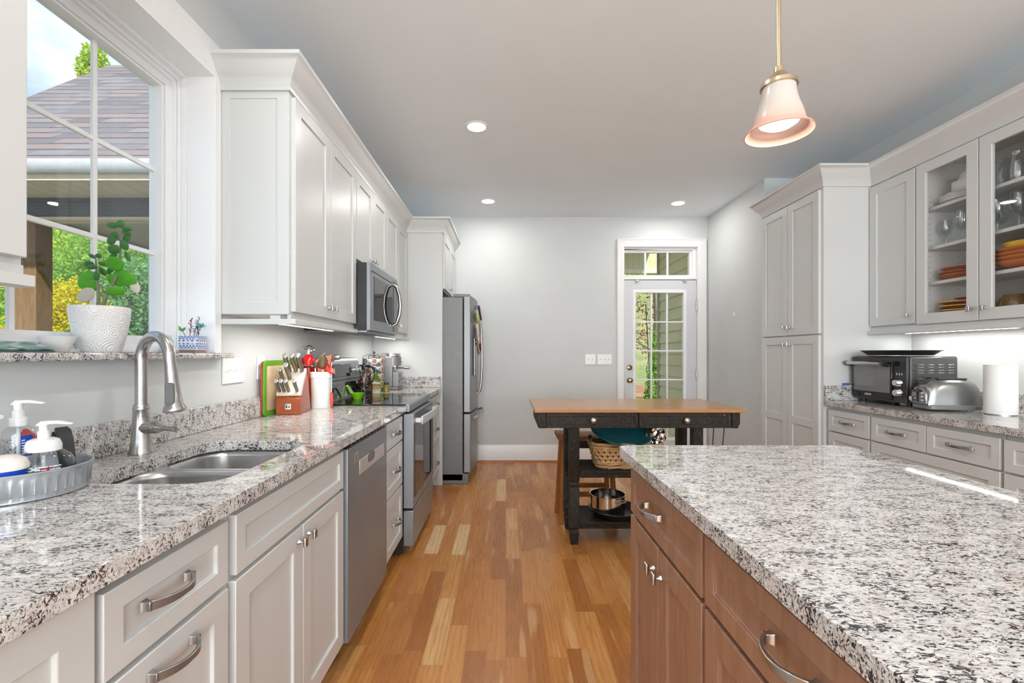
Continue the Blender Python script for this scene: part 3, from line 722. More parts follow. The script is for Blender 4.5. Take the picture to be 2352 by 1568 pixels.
mb = MB().plate(rrect(-1.075, -.66, 1.07, 1.675, .09, 8), [rrect(-1.051, -.684, 1.094, 1.362, .075, 8), rrect(-1.051, -.684, 1.378, 1.651, .075, 8)], 'z', .8635, .8668); mb.build('rim', m_sink, t, world=True)

# faucet
t = thing('faucet', 'tall brushed nickel pull-down faucet standing behind the sink', 'faucet', (-1.138, 1.44, CT+.0006), -14)
MB().lathe([(.034, .0), (.034, .004), (.030, .012), (.026, .05), (.0225, .10), (.0215, .132), (.0225, .136), (.0225, .141), (.0205, .145), (.0205, .152)], (0, 0, 0), 28).build('body', m_steelh, t)
arc = [(0, 0, .15), (0, 0, .22), (0, 0, .29)]+[(.056-.056*math.cos(R(a)), 0, .29+.074*math.sin(R(a))) for a in range(12, 181, 12)]+[(.116, 0, .262)]
MB().tube(arc, .0165, 18).build('spout', m_steelh, t)
hd = MB(); hd.tube([(.116, 0, .262), (.119, 0, .235), (.1235, 0, .19), (.128, 0, .155), (.131, 0, .142), (.132, 0, .135), (.1325, 0, .132)], [.0175, .018, .0215, .0255, .031, .031, .026], 24, up=(0, 1, 0))
head = hd.build('spray_head', m_steelh, t)
mb = MB(); mb.tube([(.132, -.001, .133), (.1325, -.001, .130)], .021, 20, up=(0, 1, 0)); mb.build('spray_face', m_side, head)
mb = MB(); mb.M = Matrix.Translation((.1235, 0, .192)) @ Matrix.Rotation(R(30), 4, 'Z') @ Matrix.Translation((0, -.0205, 0)) @ Matrix.Rotation(R(-5), 4, 'Y') @ Matrix.Rotation(R(-7), 4, 'X'); mb.extr(rrect(-.012, .012, -.036, .030, .008, 5), 'y', -.004, .004); mb.build('spray_button', plain('button_grey', (.10, .10, .10), .45), head, .002)
mb = MB(); mb.tube([(.010, 0, .078), (.024, 0, .080), (.050, 0, .082), (.060, 0, .083), (.062, 0, .083)], [.0195, .019, .0195, .020, .0185], 20, up=(0, 1, 0)); o = mb.build('valve', m_steelh, t)
mb = MB(); mb.tube([(.063, 0, .083), (.072, 0, .083), (.081, 0, .082), (.092, 0, .0805), (.108, 0, .0795), (.133, 0, .079), (.135, 0, .079)], [.019, .018, .012, .008, .0078, .0092, .008], 16, up=(0, 1, 0)); mb.build('lever', m_steelh, o)
# ================================================================ right wall and island
YT = 3.08                                     # near side of the pantry
t = thing('pantry_cabinet', 'tall white four-door pantry cabinet beside the toaster oven counter', 'cabinet', (2.12, 3.80, 0), -90); w = .72; dp = WR-2.12-.002
MB().box(0, w, 0, dp, .105, 2.345).build('body', m_cab, t, .001)
MB().box(0, w, .07, dp, 0, .105).build('toe_kick', m_cab, t)
for u0, u1, kx in ((.01, .352, .328), (.357, .698, .381)):
    for z0, z1, kz in ((.12, 1.335, 1.28), (1.345, 2.31, 1.405)):
        mb = MB().shaker(u0, u1, z0, z1, -.02, 0, .058)
        if z0 < 1: mb.box(u0+.05, u1-.05, -.0195, -.012, .70, .755)
        o = mb.build('door', m_cab, t, .0018); knob(o, kx, kz)
XR = 2.155
def right_unit(label, y1, w, fronts): return base_unit(label, (XR, y1, 0), -90, w, fronts, depth=WR-XR-.002)
right_unit('narrow white drawer cabinet under the toaster oven beside the pantry', YT-.002, .371, [('drawer', .02, .364, .706, .843), ('drawer', .02, .364, .42, .697), ('drawer', .02, .364, .12, .411)])
right_unit('wide white drawer cabinet under the toaster and paper towels', 2.705, .716, [('drawer', .006, .355, .706, .843), ('drawer', .361, .71, .706, .843), ('drawer', .006, .71, .42, .697), ('drawer', .006, .71, .12, .411)])
right_unit('white drawer cabinet at the right edge past the paper towels', 1.985, .72, [('drawer', .006, .355, .706, .843), ('drawer', .361, .71, .706, .843), ('drawer', .006, .71, .42, .697), ('drawer', .006, .71, .12, .411)])
worktop('countertop', 'speckled granite countertop under the toaster oven along the right wall', 2.115, WR-.001, 1.26, YT-.002, splash=[(WR-.021, WR-.001, 1.26, YT-.002, CT+.0003, 1.0), (2.12, WR-.0215, YT-.022, YT-.002, CT+.0003, 1.0)])

# wall cabinets, right
XU = 2.44; RD = WR-XU-.002
wall_unit('white one-door wall cabinet next to the pantry', (XU, YT-.002, UB), -90, .35, [(.004, .344, .31)], RD, z1=UT)
t = thing('glass_cabinet', 'white wall cabinet with two glass doors holding dishes and glassware', 'cabinet', (XU, 2.728, UB), -90); w = .728; H = UT-UB
mb = MB(); mb.box(0, .018, .0, RD, 0, H); mb.box(w-.018, w, 0, RD, 0, H); mb.box(.018, w-.018, 0, RD, 0, .058); mb.box(.018, w-.018, 0, RD, H-.02, H); mb.box(.018, w-.018, RD-.008, RD, .058, H-.02)
mb.box(.018, .035, 0, .018, .058, H-.02); mb.box(w-.035, w-.018, 0, .018, .058, H-.02); mb.box(.035, w-.035, 0, .018, H-.06, H-.02)
mb.build('carcass', m_cabin, t, .001)
mb = MB()
for u in (.0183,):
    for y in (.05, RD-.05):
        for k in range(22): mb.lathe([(.0025, 0), (.0025, .0006)], (u, y, .08+k*.032), 8, axis='x')
mb.build('peg_holes', m_dark, t)
SHELF = [2.056, 1.828, 1.625]
for z in SHELF: MB().box(.0185, w-.0185, .022, RD-.009, z-UB-.018, z-UB).build('shelf', m_cab, t, .001)
for u0, u1, kx in ((.004, .361, .33), (.367, .724, .398)):
    o = MB().shaker(u0, u1, .004, H-.03, -.02, 0, .06, hole=True).build('glass_door', m_cab, t, .0018)
    MB().box(u0+.058, u1-.058, -.012, -.008, .062, H-.088).build('pane', m_cglass, o)
    knob(o, kx, .065)
MB().box(0, w, -.028, .012, -.043, -.020).build('light_rail', m_cab, t, .002); MB().box(0, w, -.004, .012, -.022, 0).build('rail_riser', m_cab, t)
wall_unit('white two-door wall cabinet at the right edge beyond the glass doors', (XU, 1.998, UB), -90, .73, [(.004, .361, .33), (.367, .724, .398)], RD)
t = thing('crown_moulding', 'white crown moulding along the pantry and right wall cabinets', 'crown moulding', (2.3, 2.6, UT))
sweep([(2.256, 3.802), (2.1195, 3.802), (2.1195, 3.0795), (2.4395, 3.0795), (2.4395, 1.27)], CROWN, 'moulding', m_cab, t)
bar_light('long white light bar under the glass-door wall cabinet', (2.60, 3.0, UB), -90, .66, 1.7)
bar_light('white light bar under the wall cabinet at the right edge', (2.60, 1.95, UB), -90, .62, 1.7)

# island
IX0, IX1, IY1 = .378, 1.145, 1.565
t = thing('island_countertop', 'large speckled granite slab on top of the brown island', 'countertop', (.76, .9, .867))
MB().plate(rrect(IX0, IX1, -.35, IY1, .035, 6), [], 'z', .867, CT).build('slab', m_granite, t, .012, seg=5, world=True)
def island_unit(label, y1, w, fronts): return base_unit(label, (.422, y1, 0), -90, w, fronts, depth=.70, mat=m_island, pm=m_steelh, name='island_cabinet')
m_pullb = m_steelh
island_unit('brown stained island cabinet with one drawer over two doors at the far end', 1.493, .548, [('drawer', .006, .542, .706, .843, (.24, .782)), ('door', .006, .271, .115, .694, (.245, .63)), ('door', .276, .542, .115, .694, (.302, .63))])
island_unit('brown stained island cabinet with drawer and doors nearest the viewer', .943, .60, [('drawer', .008, .592, .706, .843, (.30, .782)), ('door', .008, .297, .115, .694), ('door', .302, .592, .115, .694)])
t = island_unit('brown stained island cabinet at the near end of the island', .341, .60, [('drawer', .008, .592, .706, .843), ('door', .008, .297, .115, .694), ('door', .302, .592, .115, .694)])

# ---- things on the right counter
Z = CT+.0005
t = thing('toaster_oven', 'dark grey digital toaster oven standing beside the pantry', 'toaster oven', (2.31, 2.845, Z), -90); w = .42; h = .295; dp = .27
# own frame: front faces local -y, x along the front, origin at the front centre
mb = MB(); mb.extr(rrect(-w/2, w/2, .02, h, .014, 4), 'y', .0, dp); mb.build('case', plain('oven_grey', (.10, .10, .10), .33, metal=.5, var=.08), t, .004)
fr = MB().extr(rrect(-w/2+.004, w/2-.004, .024, h-.004, .01, 4), 'y', -.018, -.0005).build('front_panel', plain('oven_face', (.06, .06, .062), .3, metal=.4), t, .003)
dr = MB().box(-w/2+.012, w/2-.095, -.028, -.0185, .035, h-.035).build('oven_door', m_blackgl, t, .003)
MB().box(-w/2+.028, w/2-.108, -.0292, -.0278, .075, h-.05).build('door_glass', plain('smoked_glass', (.22, .22, .215), .12, metal=.35), dr, .002)
hb = MB(); hb.tube([(-w/2+.02, -.066, h-.045), (w/2-.13, -.066, h-.045)], .011, 14)
hb.build('handle', m_steelh, dr)
hb = MB()
for x in (-w/2+.015, w/2-.12): hb.tube([(x, -.028, h-.055), (x, -.05, h-.048), (x, -.070, h-.045)], [.012, .013, .015], 12)
hb.build('handle_brackets', m_black, dr, .001)
for z in (.082, .140):
    mb = MB(); mb.lathe([(.024, -.0185), (.024, -.024), (.021, -.028), (.019, -.048), (.016, -.051), (.001, -.051)], (w/2-.05, 0, z), 22, axis='y'); mb.build('knob', m_chrome, fr, .001)
mb = MB()
for k in range(3): mb.lathe([(.0065, -.0184), (.0065, -.0205), (.001, -.021)], (w/2-.068+k*.018, 0, .19), 12, axis='y')
mb.build('buttons', m_chrome, fr)
MB().box(w/2-.085, w/2-.015, -.0192, -.018, .215, h-.03).build('display', m_blackgl, fr)
text('brand_lettering', 'COSORI', .014, m_white, dr, (-.065, -.0286, .056), (R(90), 0, 0))
mb = MB()
for cx in range(4):
    for z in (.245, .23, .213, .198, .163, .148, .112, .098, .062, .048): mb.loft([[(w/2+.0004, .06+cx*.058-.017, z), (w/2+.0004, .06+cx*.058+.017, z), (w/2+.0004, .06+cx*.058+.015, z+.0035), (w/2+.0004, .06+cx*.058-.015, z+.0035)], [(w/2+.004, .06+cx*.058-.014, z+.0005), (w/2+.004, .06+cx*.058+.014, z+.0005), (w/2+.0005, .06+cx*.058+.013, z+.003), (w/2+.0005, .06+cx*.058-.013, z+.003)]])
mb.build('side_louvres', plain('louvre_grey', (.42, .42, .42), .3, metal=.6), t)
mb = MB()
for k in range(7): mb.box(w/2-.0005, w/2+.0008, .018, .024, .07+k*.027, .085+k*.027)
mb.box(w/2-.0005, w/2+.0008, .03, .033, .06, .25); mb.build('side_slots', m_dark, t)
mb = MB()
for x in (-w/2+.05, w/2-.03):
    for y in (.02, dp-.03): mb.lathe([(.013, .0), (.014, .022)], (x, y, 0), 12)
mb.build('rubber_feet', m_black, t)
mb = MB().tube([(.1, .03, h+.002), (.12, .16, h+.002), (.16, .24, h+.002), (.17, .265, h+.012)], .002, 6)
mb.build('wire_rack_edge', m_chrome, t)
t = thing('pizza_pan', 'round dark grey pan lying on top of the toaster oven', 'pan', (2.415, 2.83, Z+.3000))
MB().lathe([(.001, .0), (.152, .0), (.158, .003), (.190, .026), (.200, .028), (.200, .030), (.189, .029), (.155, .006), (.001, .004)], (0, 0, 0), 44).build('pan', plain('pan_grey', (.07, .07, .072), .35, metal=.6, bump=.2, bscale=400), t)
t = thing('toaster', 'rounded stainless two-slot toaster in front of the toaster oven', 'toaster', (2.415, 2.53, Z), -9)
# long axis local x (facing across), lever end at -x
w = .255; h = .175; bd = .14
def tprof(u, off=0):                            # height of the shell along its length
    return h*(.42+.58*max(0., 1-abs(u)**4.5)**.42)-off
n = 16; rings = []
for i in range(n+1):
    u = -math.cos(math.pi*i/n); x = u*w/2; top = tprof(u); b = bd/2*(1-.12*abs(u)**4)
    ring = []
    for j in range(13):
        a = math.pi*j/12; ring.append((x, -b*math.copysign(abs(math.cos(a))**.55, math.cos(a)), .03+(top-.03)*abs(math.sin(a))**.5))
    rings.append(ring)
m_toast = brushed('toaster_steel', (.30, .30, .30), .24, (3, 30, 30), .85)
MB().loft(rings).build('shell', m_toast, t)
MB().extr(rrect(-w/2-.004, w/2+.004, -bd/2-.004, bd/2+.004, .03, 6), 'z', .008, .034).build('base', m_side, t, .004)
mb = MB()
for y in (-.03, .03): mb.box(-w/2+.06, w/2-.06, y-.014, y+.014, h-.006, h+.0015)
mb.build('slots', m_dark, t)
ec = MB().extr([(-bd/2+.012, .034), (bd/2-.012, .034), (bd/2-.018, .095), (bd/2-.045, .128), (-bd/2+.045, .128), (-bd/2+.018, .095)], 'x', -w/2-.012, -w/2+.012).build('end_cap', m_toast, t, .005)
MB().box(-w/2-.0145, -w/2-.0115, -.006, .006, .045, .118).build('lever_slot', m_dark, ec)
MB().box(-w/2-.034, -w/2-.013, -.019, .019, .100, .112).build('lever', m_black, ec, .004)
MB().lathe([(.014, -w/2-.0115), (.013, -w/2-.026), (.001, -w/2-.027)], (0, .035, .06), 16, axis='x').build('dial', m_chrome, ec)
mb = MB()
for k in range(3): mb.lathe([(.006, -w/2-.0115), (.005, -w/2-.017), (.001, -w/2-.0175)], (0, -.035, .055+k*.02), 12, axis='x')
mb.build('buttons', m_chrome, ec)
t = thing('paper_towel_roll', 'white paper towel roll standing on the right counter', 'paper towels', (2.52, 2.352, Z))
mb = MB().lathe([(.02, .004), (.0615, .004), (.0625, .006), (.0625, .252), (.0615, .254), (.02, .254)], (0, 0, 0), 44, cap=False); mb.build('roll', plain('paper_white', (.86, .855, .84), .9, var=.02, scale=60, bump=.25, bscale=180), t)
MB().lathe([(.019, .004), (.019, .254), (.021, .254), (.021, .004)], (0, 0, 0), 20, cap=False).build('core', plain('cardboard', (.45, .33, .22), .8), t)
MB().lathe([(.058, .0), (.058, .004)], (0, 0, 0), 30).build('base', m_steelh, t)
t = thing('clip', 'small blue plastic clip lying on the backsplash ledge beside the pantry', 'clip', (2.262, YT-.012, 1.0006))
MB().box(-.022, .022, -.007, .007, 0, .014).build('body', plain('clip_blue', (.05, .13, .42), .4), t, .003)

# ---- dishes behind glass
m_orange = plain('glaze_orange', (.50, .145, .035), .18, var=.12, scale=12)
m_yellow = plain('glaze_yellow', (.78, .50, .03), .15, var=.06)
m_brownz = plain('glaze_brown', (.22, .13, .05), .14, var=.2)
def plate_mb(r, h=.02, wave=0.):
    mb = MB(); seg = 40; prof = [(.001, .0), (r*.60, .0), (r*.66, .003), (r*.9, h*.75), (r, h), (r, h+.003), (r*.9, h*.75+.004), (r*.64, .006), (.001, .005)]; rings = []
    for rr, z in prof: rings.append([((rr*(1+wave*math.cos(12*2*math.pi*i/seg)*(rr/r)**3))*math.cos(2*math.pi*i/seg), (rr*(1+wave*math.cos(12*2*math.pi*i/seg)*(rr/r)**3))*math.sin(2*math.pi*i/seg), z) for i in range(seg)])
    return mb.loft(rings)
def dish(name, label, cat, loc, mb, mat, part='dish', group=None, rim=None):
    t = thing(name, label, cat, loc, 0, group); o = mb.build(part, mat, t)
    if rim:
        r, z, rm = rim; MB().lathe([(r-.004, z), (r+.001, z), (r+.001, z+.0045), (r-.004, z+.0045)], (0, 0, 0), 40, cap=False).build('rim', rm, t)
    return t
def bowl_mb(r, h, foot=.5):
    return MB().lathe([(.001, .0), (r*foot, .0), (r*foot, .006), (r*.82, h*.4), (r*.97, h*.8), (r, h), (r-.004, h), (r*.93, h*.8), (r*.78, h*.42), (r*foot*.8, .012), (.001, .01)], (0, 0, 0), 36)
z = SHELF[0]+.0005; px, py = 2.572, 2.578
NTH = ['lowest', 'second from bottom', 'third from bottom', 'fourth from bottom', 'topmost']
pl = dish('dinner_plate', 'lowest white dinner plate in the stack on the top shelf behind glass', 'plate', (px, py, z), plate_mb(.112, .013), m_ceramic, 'plate', 'white dinner plates on the top shelf')
for k in range(1, 5): dup(pl, (px, py, z+.0065*k), label=f'{NTH[k]} white dinner plate in the stack on the top shelf behind glass')
z2 = z+.0065*4+.018
pl = dish('salad_plate', 'lower small white plate stacked on the white dinner plates', 'plate', (px, py, z2-.009), plate_mb(.083, .012), m_ceramic, 'plate', 'small white plates on the dinner plates')
dup(pl, (px, py, z2), label='upper small white plate stacked on the white dinner plates')
bw = dish('soup_bowl', 'lower white bowl nested on the stack of small white plates', 'bowl', (px, py, z2+.0095), bowl_mb(.062, .036), m_ceramic, 'bowl', 'white bowls on the plate stack')
dup(bw, (px, py, z2+.022), label='middle white bowl nested on the stack of small white plates')
dup(bw, (px, py, z2+.036), label='top white bowl nested on the stack of small white plates')
t = dish('sugar_bowl', 'upside-down white footed cup crowning the stack of white dishes', 'cup', (px, py, z2+.073), MB().lathe([(.001, .052), (.018, .052), (.024, .044), (.030, .03), (.040, .0), (.037, .0), (.027, .028), (.001, .04)], (0, 0, 0), 28), m_ceramic, 'cup')
dish('teacup', 'white teacup at the right of the white plate stack', 'cup', (2.545, 2.425, z), bowl_mb(.036, .058), m_ceramic, 'cup')
def wine_glass(label, loc, s=1., group='wine glasses behind the cabinet glass'):
    t = thing('wine_glass', label, 'glass', loc, 0, group)
    MB().lathe([(.001, .001), (.030*s, .001), (.031*s, .003), (.012*s, .006), (.005*s, .012), (.0045*s, .06*s), (.009*s, .068*s), (.026*s, .085*s), (.036*s, .115*s), (.034*s, .15*s), (.029*s, .175*s), (.0278*s, .175*s), (.0325*s, .15*s), (.0345*s, .115*s), (.025*s, .088*s), (.001, .072*s)], (0, 0, 0), 28).build('glass', m_glass, t)
    return t
zg = SHELF[1]+.0005
for lab, x, y, s in (('small wine glass at the left end of the middle shelf behind the left glass door', 2.53, 2.655, .85), ('tall wine glass second from the left on the middle shelf behind the left glass door', 2.535, 2.565, 1.02), ('wine glass cut off by the right stile of the left glass door', 2.60, 2.47, .92),
                     ('wine glass at the left end of the middle shelf behind the right glass door', 2.62, 2.445, .92), ('large wine glass second from the left behind the right glass door', 2.54, 2.385, 1.08), ('wine glass at the right edge of the middle shelf behind the right glass door', 2.54, 2.285, 1.08), ('wine glass standing behind the others near the right edge', 2.635, 2.33, .95)):
    wine_glass(lab, (x, y, zg), s)
zs = SHELF[2]+.0005
for k in range(3): dish('orange_platter', ('lowest', 'middle', 'topmost wavy-rimmed')[k]+' orange platter on the third shelf behind the left glass door', 'platter', (2.572, 2.578, zs+.016*k+(.008 if k == 2 else 0)), plate_mb((.114, .114, .108)[k], .026, .02 if k == 2 else 0), m_orange, 'platter', 'orange platters on the third shelf')
zb = UB+.0585
for k in range(3):
    dish('rimmed_plate', ('lowest', 'second', 'third')[k]+' orange plate with yellow rim at the cabinet bottom', 'plate', (2.572, 2.578, zb+.0225*k), plate_mb(.114, .017), m_orange, 'plate', 'orange plates with yellow rims', rim=(.114, .0165, m_yellow))
dish('side_plate', 'small plain orange plate topping the yellow-rimmed stack', 'plate', (2.572, 2.54, zb+.068), plate_mb(.075, .014), m_orange, 'plate')
for k in range(4): dish('orange_bowl', ('lowest', 'second', 'third', 'topmost')[k]+' large orange bowl in the stack behind the right glass door', 'bowl', (2.571, 2.26, zs+.021*k), bowl_mb(.125, .042, .6), m_orange, 'bowl', 'large orange bowls stacked behind the right glass door')
dish('yellow_bowl', 'bright yellow bowl sitting in the stack of orange bowls', 'bowl', (2.55, 2.275, zs+.078), bowl_mb(.072, .058, .8), m_yellow, 'bowl')
dish('brown_bowl', 'upside-down brown glazed bowl at the bottom of the right glass door', 'bowl', (2.555, 2.32, zb), MB().lathe([(.056, .0), (.058, .02), (.052, .05), (.036, .072), (.001, .074)], (0, 0, 0), 30), m_brownz, 'bowl')
dish('amber_dish', 'low yellowish dish left of the brown bowl', 'dish', (2.625, 2.425, zb), bowl_mb(.046, .04, .8), plain('amber_glaze', (.42, .33, .10), .1), 'dish')
t = thing('glass_pitcher', 'clear glass pitcher lying on the top shelf behind the right glass door', 'pitcher', (2.575, 2.325, SHELF[0]+.0005))
MB().lathe([(.001, .002), (.055, .002), (.060, .006), (.070, .05), (.066, .10), (.052, .135), (.056, .16), (.0535, .16), (.0495, .135), (.0635, .10), (.0675, .05), (.057, .010), (.001, .008)], (0, 0, 0), 32).build('jug', m_glass, t)
MB().tube([(-.045, .05, .14), (-.07, .075, .135), (-.078, .085, .09), (-.062, .062, .045)], .006, 8).build('handle', m_glass, t)
dish('glass_bowl', 'small clear glass bowl left of the pitcher on the top shelf', 'bowl', (2.61, 2.445, SHELF[0]+.0005), bowl_mb(.042, .05, .7), m_glass, 'bowl')

# ---- black work table
t = thing('work_table', 'black distressed work table with an oak top and two drawers', 'table', (.83, 3.1, 0))
MB().box(.178, 1.488, 2.85, 3.52, .845, .866).build('top', m_tabletop, t, .003, world=True)
mb = MB(); mb.box(.205, 1.452, 2.885, 2.903, .745, .8445); mb.box(.205, .225, 2.903, 3.44, .745, .8445); mb.box(1.432, 1.452, 2.903, 3.44, .745, .8445); mb.box(.225, 1.432, 3.42, 3.44, .745, .8445)
for x in (.2, 1.408): mb.extr([(x, .8445), (x+.05, .8445), (x+.05, .752), (x+.045, .745), (x+.012, .745), (x+.008, .76), (x, .775)] if x < 1 else [(x, .8445), (x+.05, .8445), (x+.05, .775), (x+.042, .76), (x+.038, .745), (x+.005, .745), (x, .752)], 'y', 2.872, 2.885)
mb.build('apron', m_worn, t, .002, world=True)
for x0, x1 in ((.252, .822), (.828, 1.402)):
    mb = MB(); mb.M = Matrix.Translation((0, 2.8845, 0)); mb.shaker(x0, x1, .748, .842, -.016, 0, .022, .003)
    o = mb.build('drawer', m_worn, t, .0025, world=True)
    MB().lathe([(.007, 2.869), (.007, 2.857), (.018, 2.853), (.020, 2.846), (.016, 2.839), (.008, 2.836), (.001, 2.835)], ((x0+x1)/2+.005, 0, .797), 22, axis='y').build('knob', plain('pewter_knob', (.55, .5, .45), .3, metal=1.), o, world=True)
def table_leg(x, y):
    h = .031; sq = lambda a, z: [(x-a, y-a, z), (x+a, y-a, z), (x+a, y+a, z), (x-a, y+a, z)]
    MB().loft([sq(.022, 0), (sq(.029, .075)), sq(.029, .085), sq(.025, .09), sq(.025, .1), sq(h, .105), sq(h, .355), sq(.027, .36), sq(.027, .372), sq(h, .377), sq(h, .385), sq(.028, .39), sq(.028, .4), sq(h, .405), sq(h, .7445)]).build('leg', m_worn, t, .002, world=True)
for x in (.434, 1.216):
    for y in (2.945, 3.205): table_leg(x, y)
for z in (.47, .148):
    mb = MB(); mb.box(.466, 1.184, 2.915, 3.235, z-.018, z); mb.box(.466, 1.184, 2.918, 2.936, z-.045, z-.018); mb.box(.466, 1.184, 3.214, 3.232, z-.045, z-.018)
    for x in (.425, 1.207): mb.box(x, x+.018, 2.9765, 3.1735, z-.045, z)
    mb.build('shelf', m_worn, t, .002, world=True)
# basket and what it holds
def wicker():
    t = NT('wicker_weave'); v = t.coord(); n = t.noise(v, 28, 4)
    t.bsdf(Base_Color=t.mix(n, srgb(150, 108, 66), srgb(216, 178, 128)), Roughness=.6)
    MATS['wicker'] = t.m; return t.m
m_wick = wicker()
t = thing('wicker_basket', 'woven tan basket with dark handles on the upper table shelf', 'basket', (.785, 3.06, .4705))
mb = MB(); BW, BDp, BH = .44, .25, .165
def brect(z, grow=0.):
    k = z/BH; a = BW/2*(.86+.18*k)+grow; b = BDp/2*(.86+.14*k)+grow
    return a, b
rows = 8
for r_ in range(rows):
    z = .012+r_*(BH-.02)/(rows-1); a, b = brect(z); per = rrect(-a, a, -b, b, .06, 5); L = len(per)
    if r_ in (0, 1, rows-2, rows-1):             # braided bands
        for ph in (0, math.pi):
            pts = []; m = 120
            for i in range(m):
                f = i/m*L; p0 = per[int(f) % L]; p1 = per[(int(f)+1) % L]; q = f-int(f); x = p0[0]+(p1[0]-p0[0])*q; y = p0[1]+(p1[1]-p0[1])*q
                s_ = i/m*2*math.pi*30+ph; nn = math.hypot(x, y); pts.append((x*(1+.006*math.cos(s_)/nn), y*(1+.006*math.cos(s_)/nn), z+.005*math.sin(s_)))
            mb.tube(pts, .0075, 6, close=True)
mb.build('braided_band', m_wick, t)
mb = MB(); dark = MB(); import itertools
for r_ in range(4):
    z = .046+r_*.026; a, b = brect(z)
    for s_ in range(34):
        th = 2*math.pi*(s_+(.5 if r_ % 2 else 0))/34; per = rrect(-a, a, -b, b, .06, 5)
        # walk by length
        P = [Vector((p[0], p[1], 0)) for p in per]; D = [(P[(i+1) % len(P)]-P[i]).length for i in range(len(P))]; tot = sum(D); q = th/(2*math.pi)*tot
        i = 0
        while q > D[i]: q -= D[i]; i += 1
        p = P[i].lerp(P[(i+1) % len(P)], q/D[i]); tg = (P[(i+1) % len(P)]-P[i]).normalized()
        for sg in (-1, 1):
            m4 = Matrix.Rotation(math.atan2(tg.y, tg.x), 4, 'Z') @ Matrix.Rotation(R(38*sg), 4, 'Y')
            mb.ball((p.x+tg.x*.006*sg, p.y+tg.y*.006*sg, z), 1, (.0215, .0098, .0105), 8, 5, m4)
mb.build('weave', m_wick, t)
a0, b0 = brect(.006, -.008); a1, b1 = brect(BH, -.008)
MB().loft([[(x, y, .004) for x, y in rrect(-a0, a0, -b0, b0, .055, 5)], [(x, y, BH-.01) for x, y in rrect(-a1, a1, -b1, b1, .055, 5)]], cap1=False).build('lining', plain('wicker_dark', (.13, .075, .035), .8), t, solid=.004)
for s_ in (-1, 1):
    MB().tube([(s_*.225, -.05, .15), (s_*.227, -.045, .185), (s_*.228, 0, .20), (s_*.227, .045, .185), (s_*.225, .05, .15)], .007, 8).build('handle', m_black, t)
t = thing('serving_bowl', 'wide teal bowl tipped on top of the wicker basket', 'bowl', (.755, 3.03, .690)); t.rotation_euler = (R(17), R(4), 0)
MB().lathe([(.001, -.045), (.08, -.045), (.12, -.035), (.17, -.01), (.195, .012), (.199, .013), (.199, .017), (.193, .017), (.168, -.003), (.118, -.027), (.08, -.036), (.001, -.036)], (0, 0, 0), 56).build('bowl', plain('teal_glaze', (.006, .15, .19), .22, var=.1, scale=5), t)
t = thing('foil_bag', 'crumpled silver foil bag at the right end of the wicker basket', 'bag', (.975, 3.03, .655)); rnd = random.Random(4)
mb = MB(); bmesh.ops.create_icosphere(mb.bm, subdivisions=4, radius=1)
for v in mb.bm.verts:
    p = v.co; k = 1+.16*math.sin(9*p.x+3*p.y)*math.cos(8*p.z)+.1*math.sin(17*p.y+5*p.x)*math.sin(13*p.z)+rnd.uniform(-.05, .05); v.co = Vector((p.x*.062*k+p.z*.018, p.y*.05*k, p.z*.085*k))
mb.build('foil', plain('silver_foil', (.75, .75, .75), .18, metal=1., var=.1), t, smooth=25)
MB().tube([(.0, -.01, .07), (.03, -.02, .10), (.05, -.01, .085)], .006, 8).build('tie', m_black, t)
t = thing('stock_pot', 'shiny stainless pot standing in the black skillet on the lower shelf', 'pot', (.672, 3.05, .168))
MB().lathe([(.001, .001), (.105, .001), (.112, .006), (.114, .115), (.117, .118), (.117, .121), (.1115, .120), (.110, .008), (.001, .005)], (0, 0, 0), 48).build('pot', plain('polished_steel', (.66, .64, .62), .12, metal=1.), t)
for a in (-62, 118):
    c, s_ = math.cos(R(a)), math.sin(R(a)); mb = MB()
    pts = [(.112*c-.035*s_*k, .112*s_+.035*c*k, .095) if abs(k) == 1 else (.15*c-.03*s_*k, .15*s_+.03*c*k, .10) for k in (-1, -.7, 0, .7, 1)]
    mb.tube(pts, .005, 8); o = mb.build('handle', m_steelh, t)
t = thing('skillet', 'round black cast iron skillet on the lower table shelf', 'skillet', (.72, 3.04, .1485))
MB().lathe([(.001, .0), (.125, .0), (.135, .004), (.165, .045), (.172, .047), (.172, .052), (.163, .051), (.130, .012), (.001, .010)], (0, 0, 0), 48).build('pan', plain('cast_iron', (.012, .012, .013), .38, var=.2, bump=.2, bscale=300), t)
MB().bar([(.16, .02, .045), (.22, .05, .05), (.29, .085, .055)], [.035, .024, .03], .012, (0, 0, 1)).build('handle', MATS['cast_iron'], t, .004)
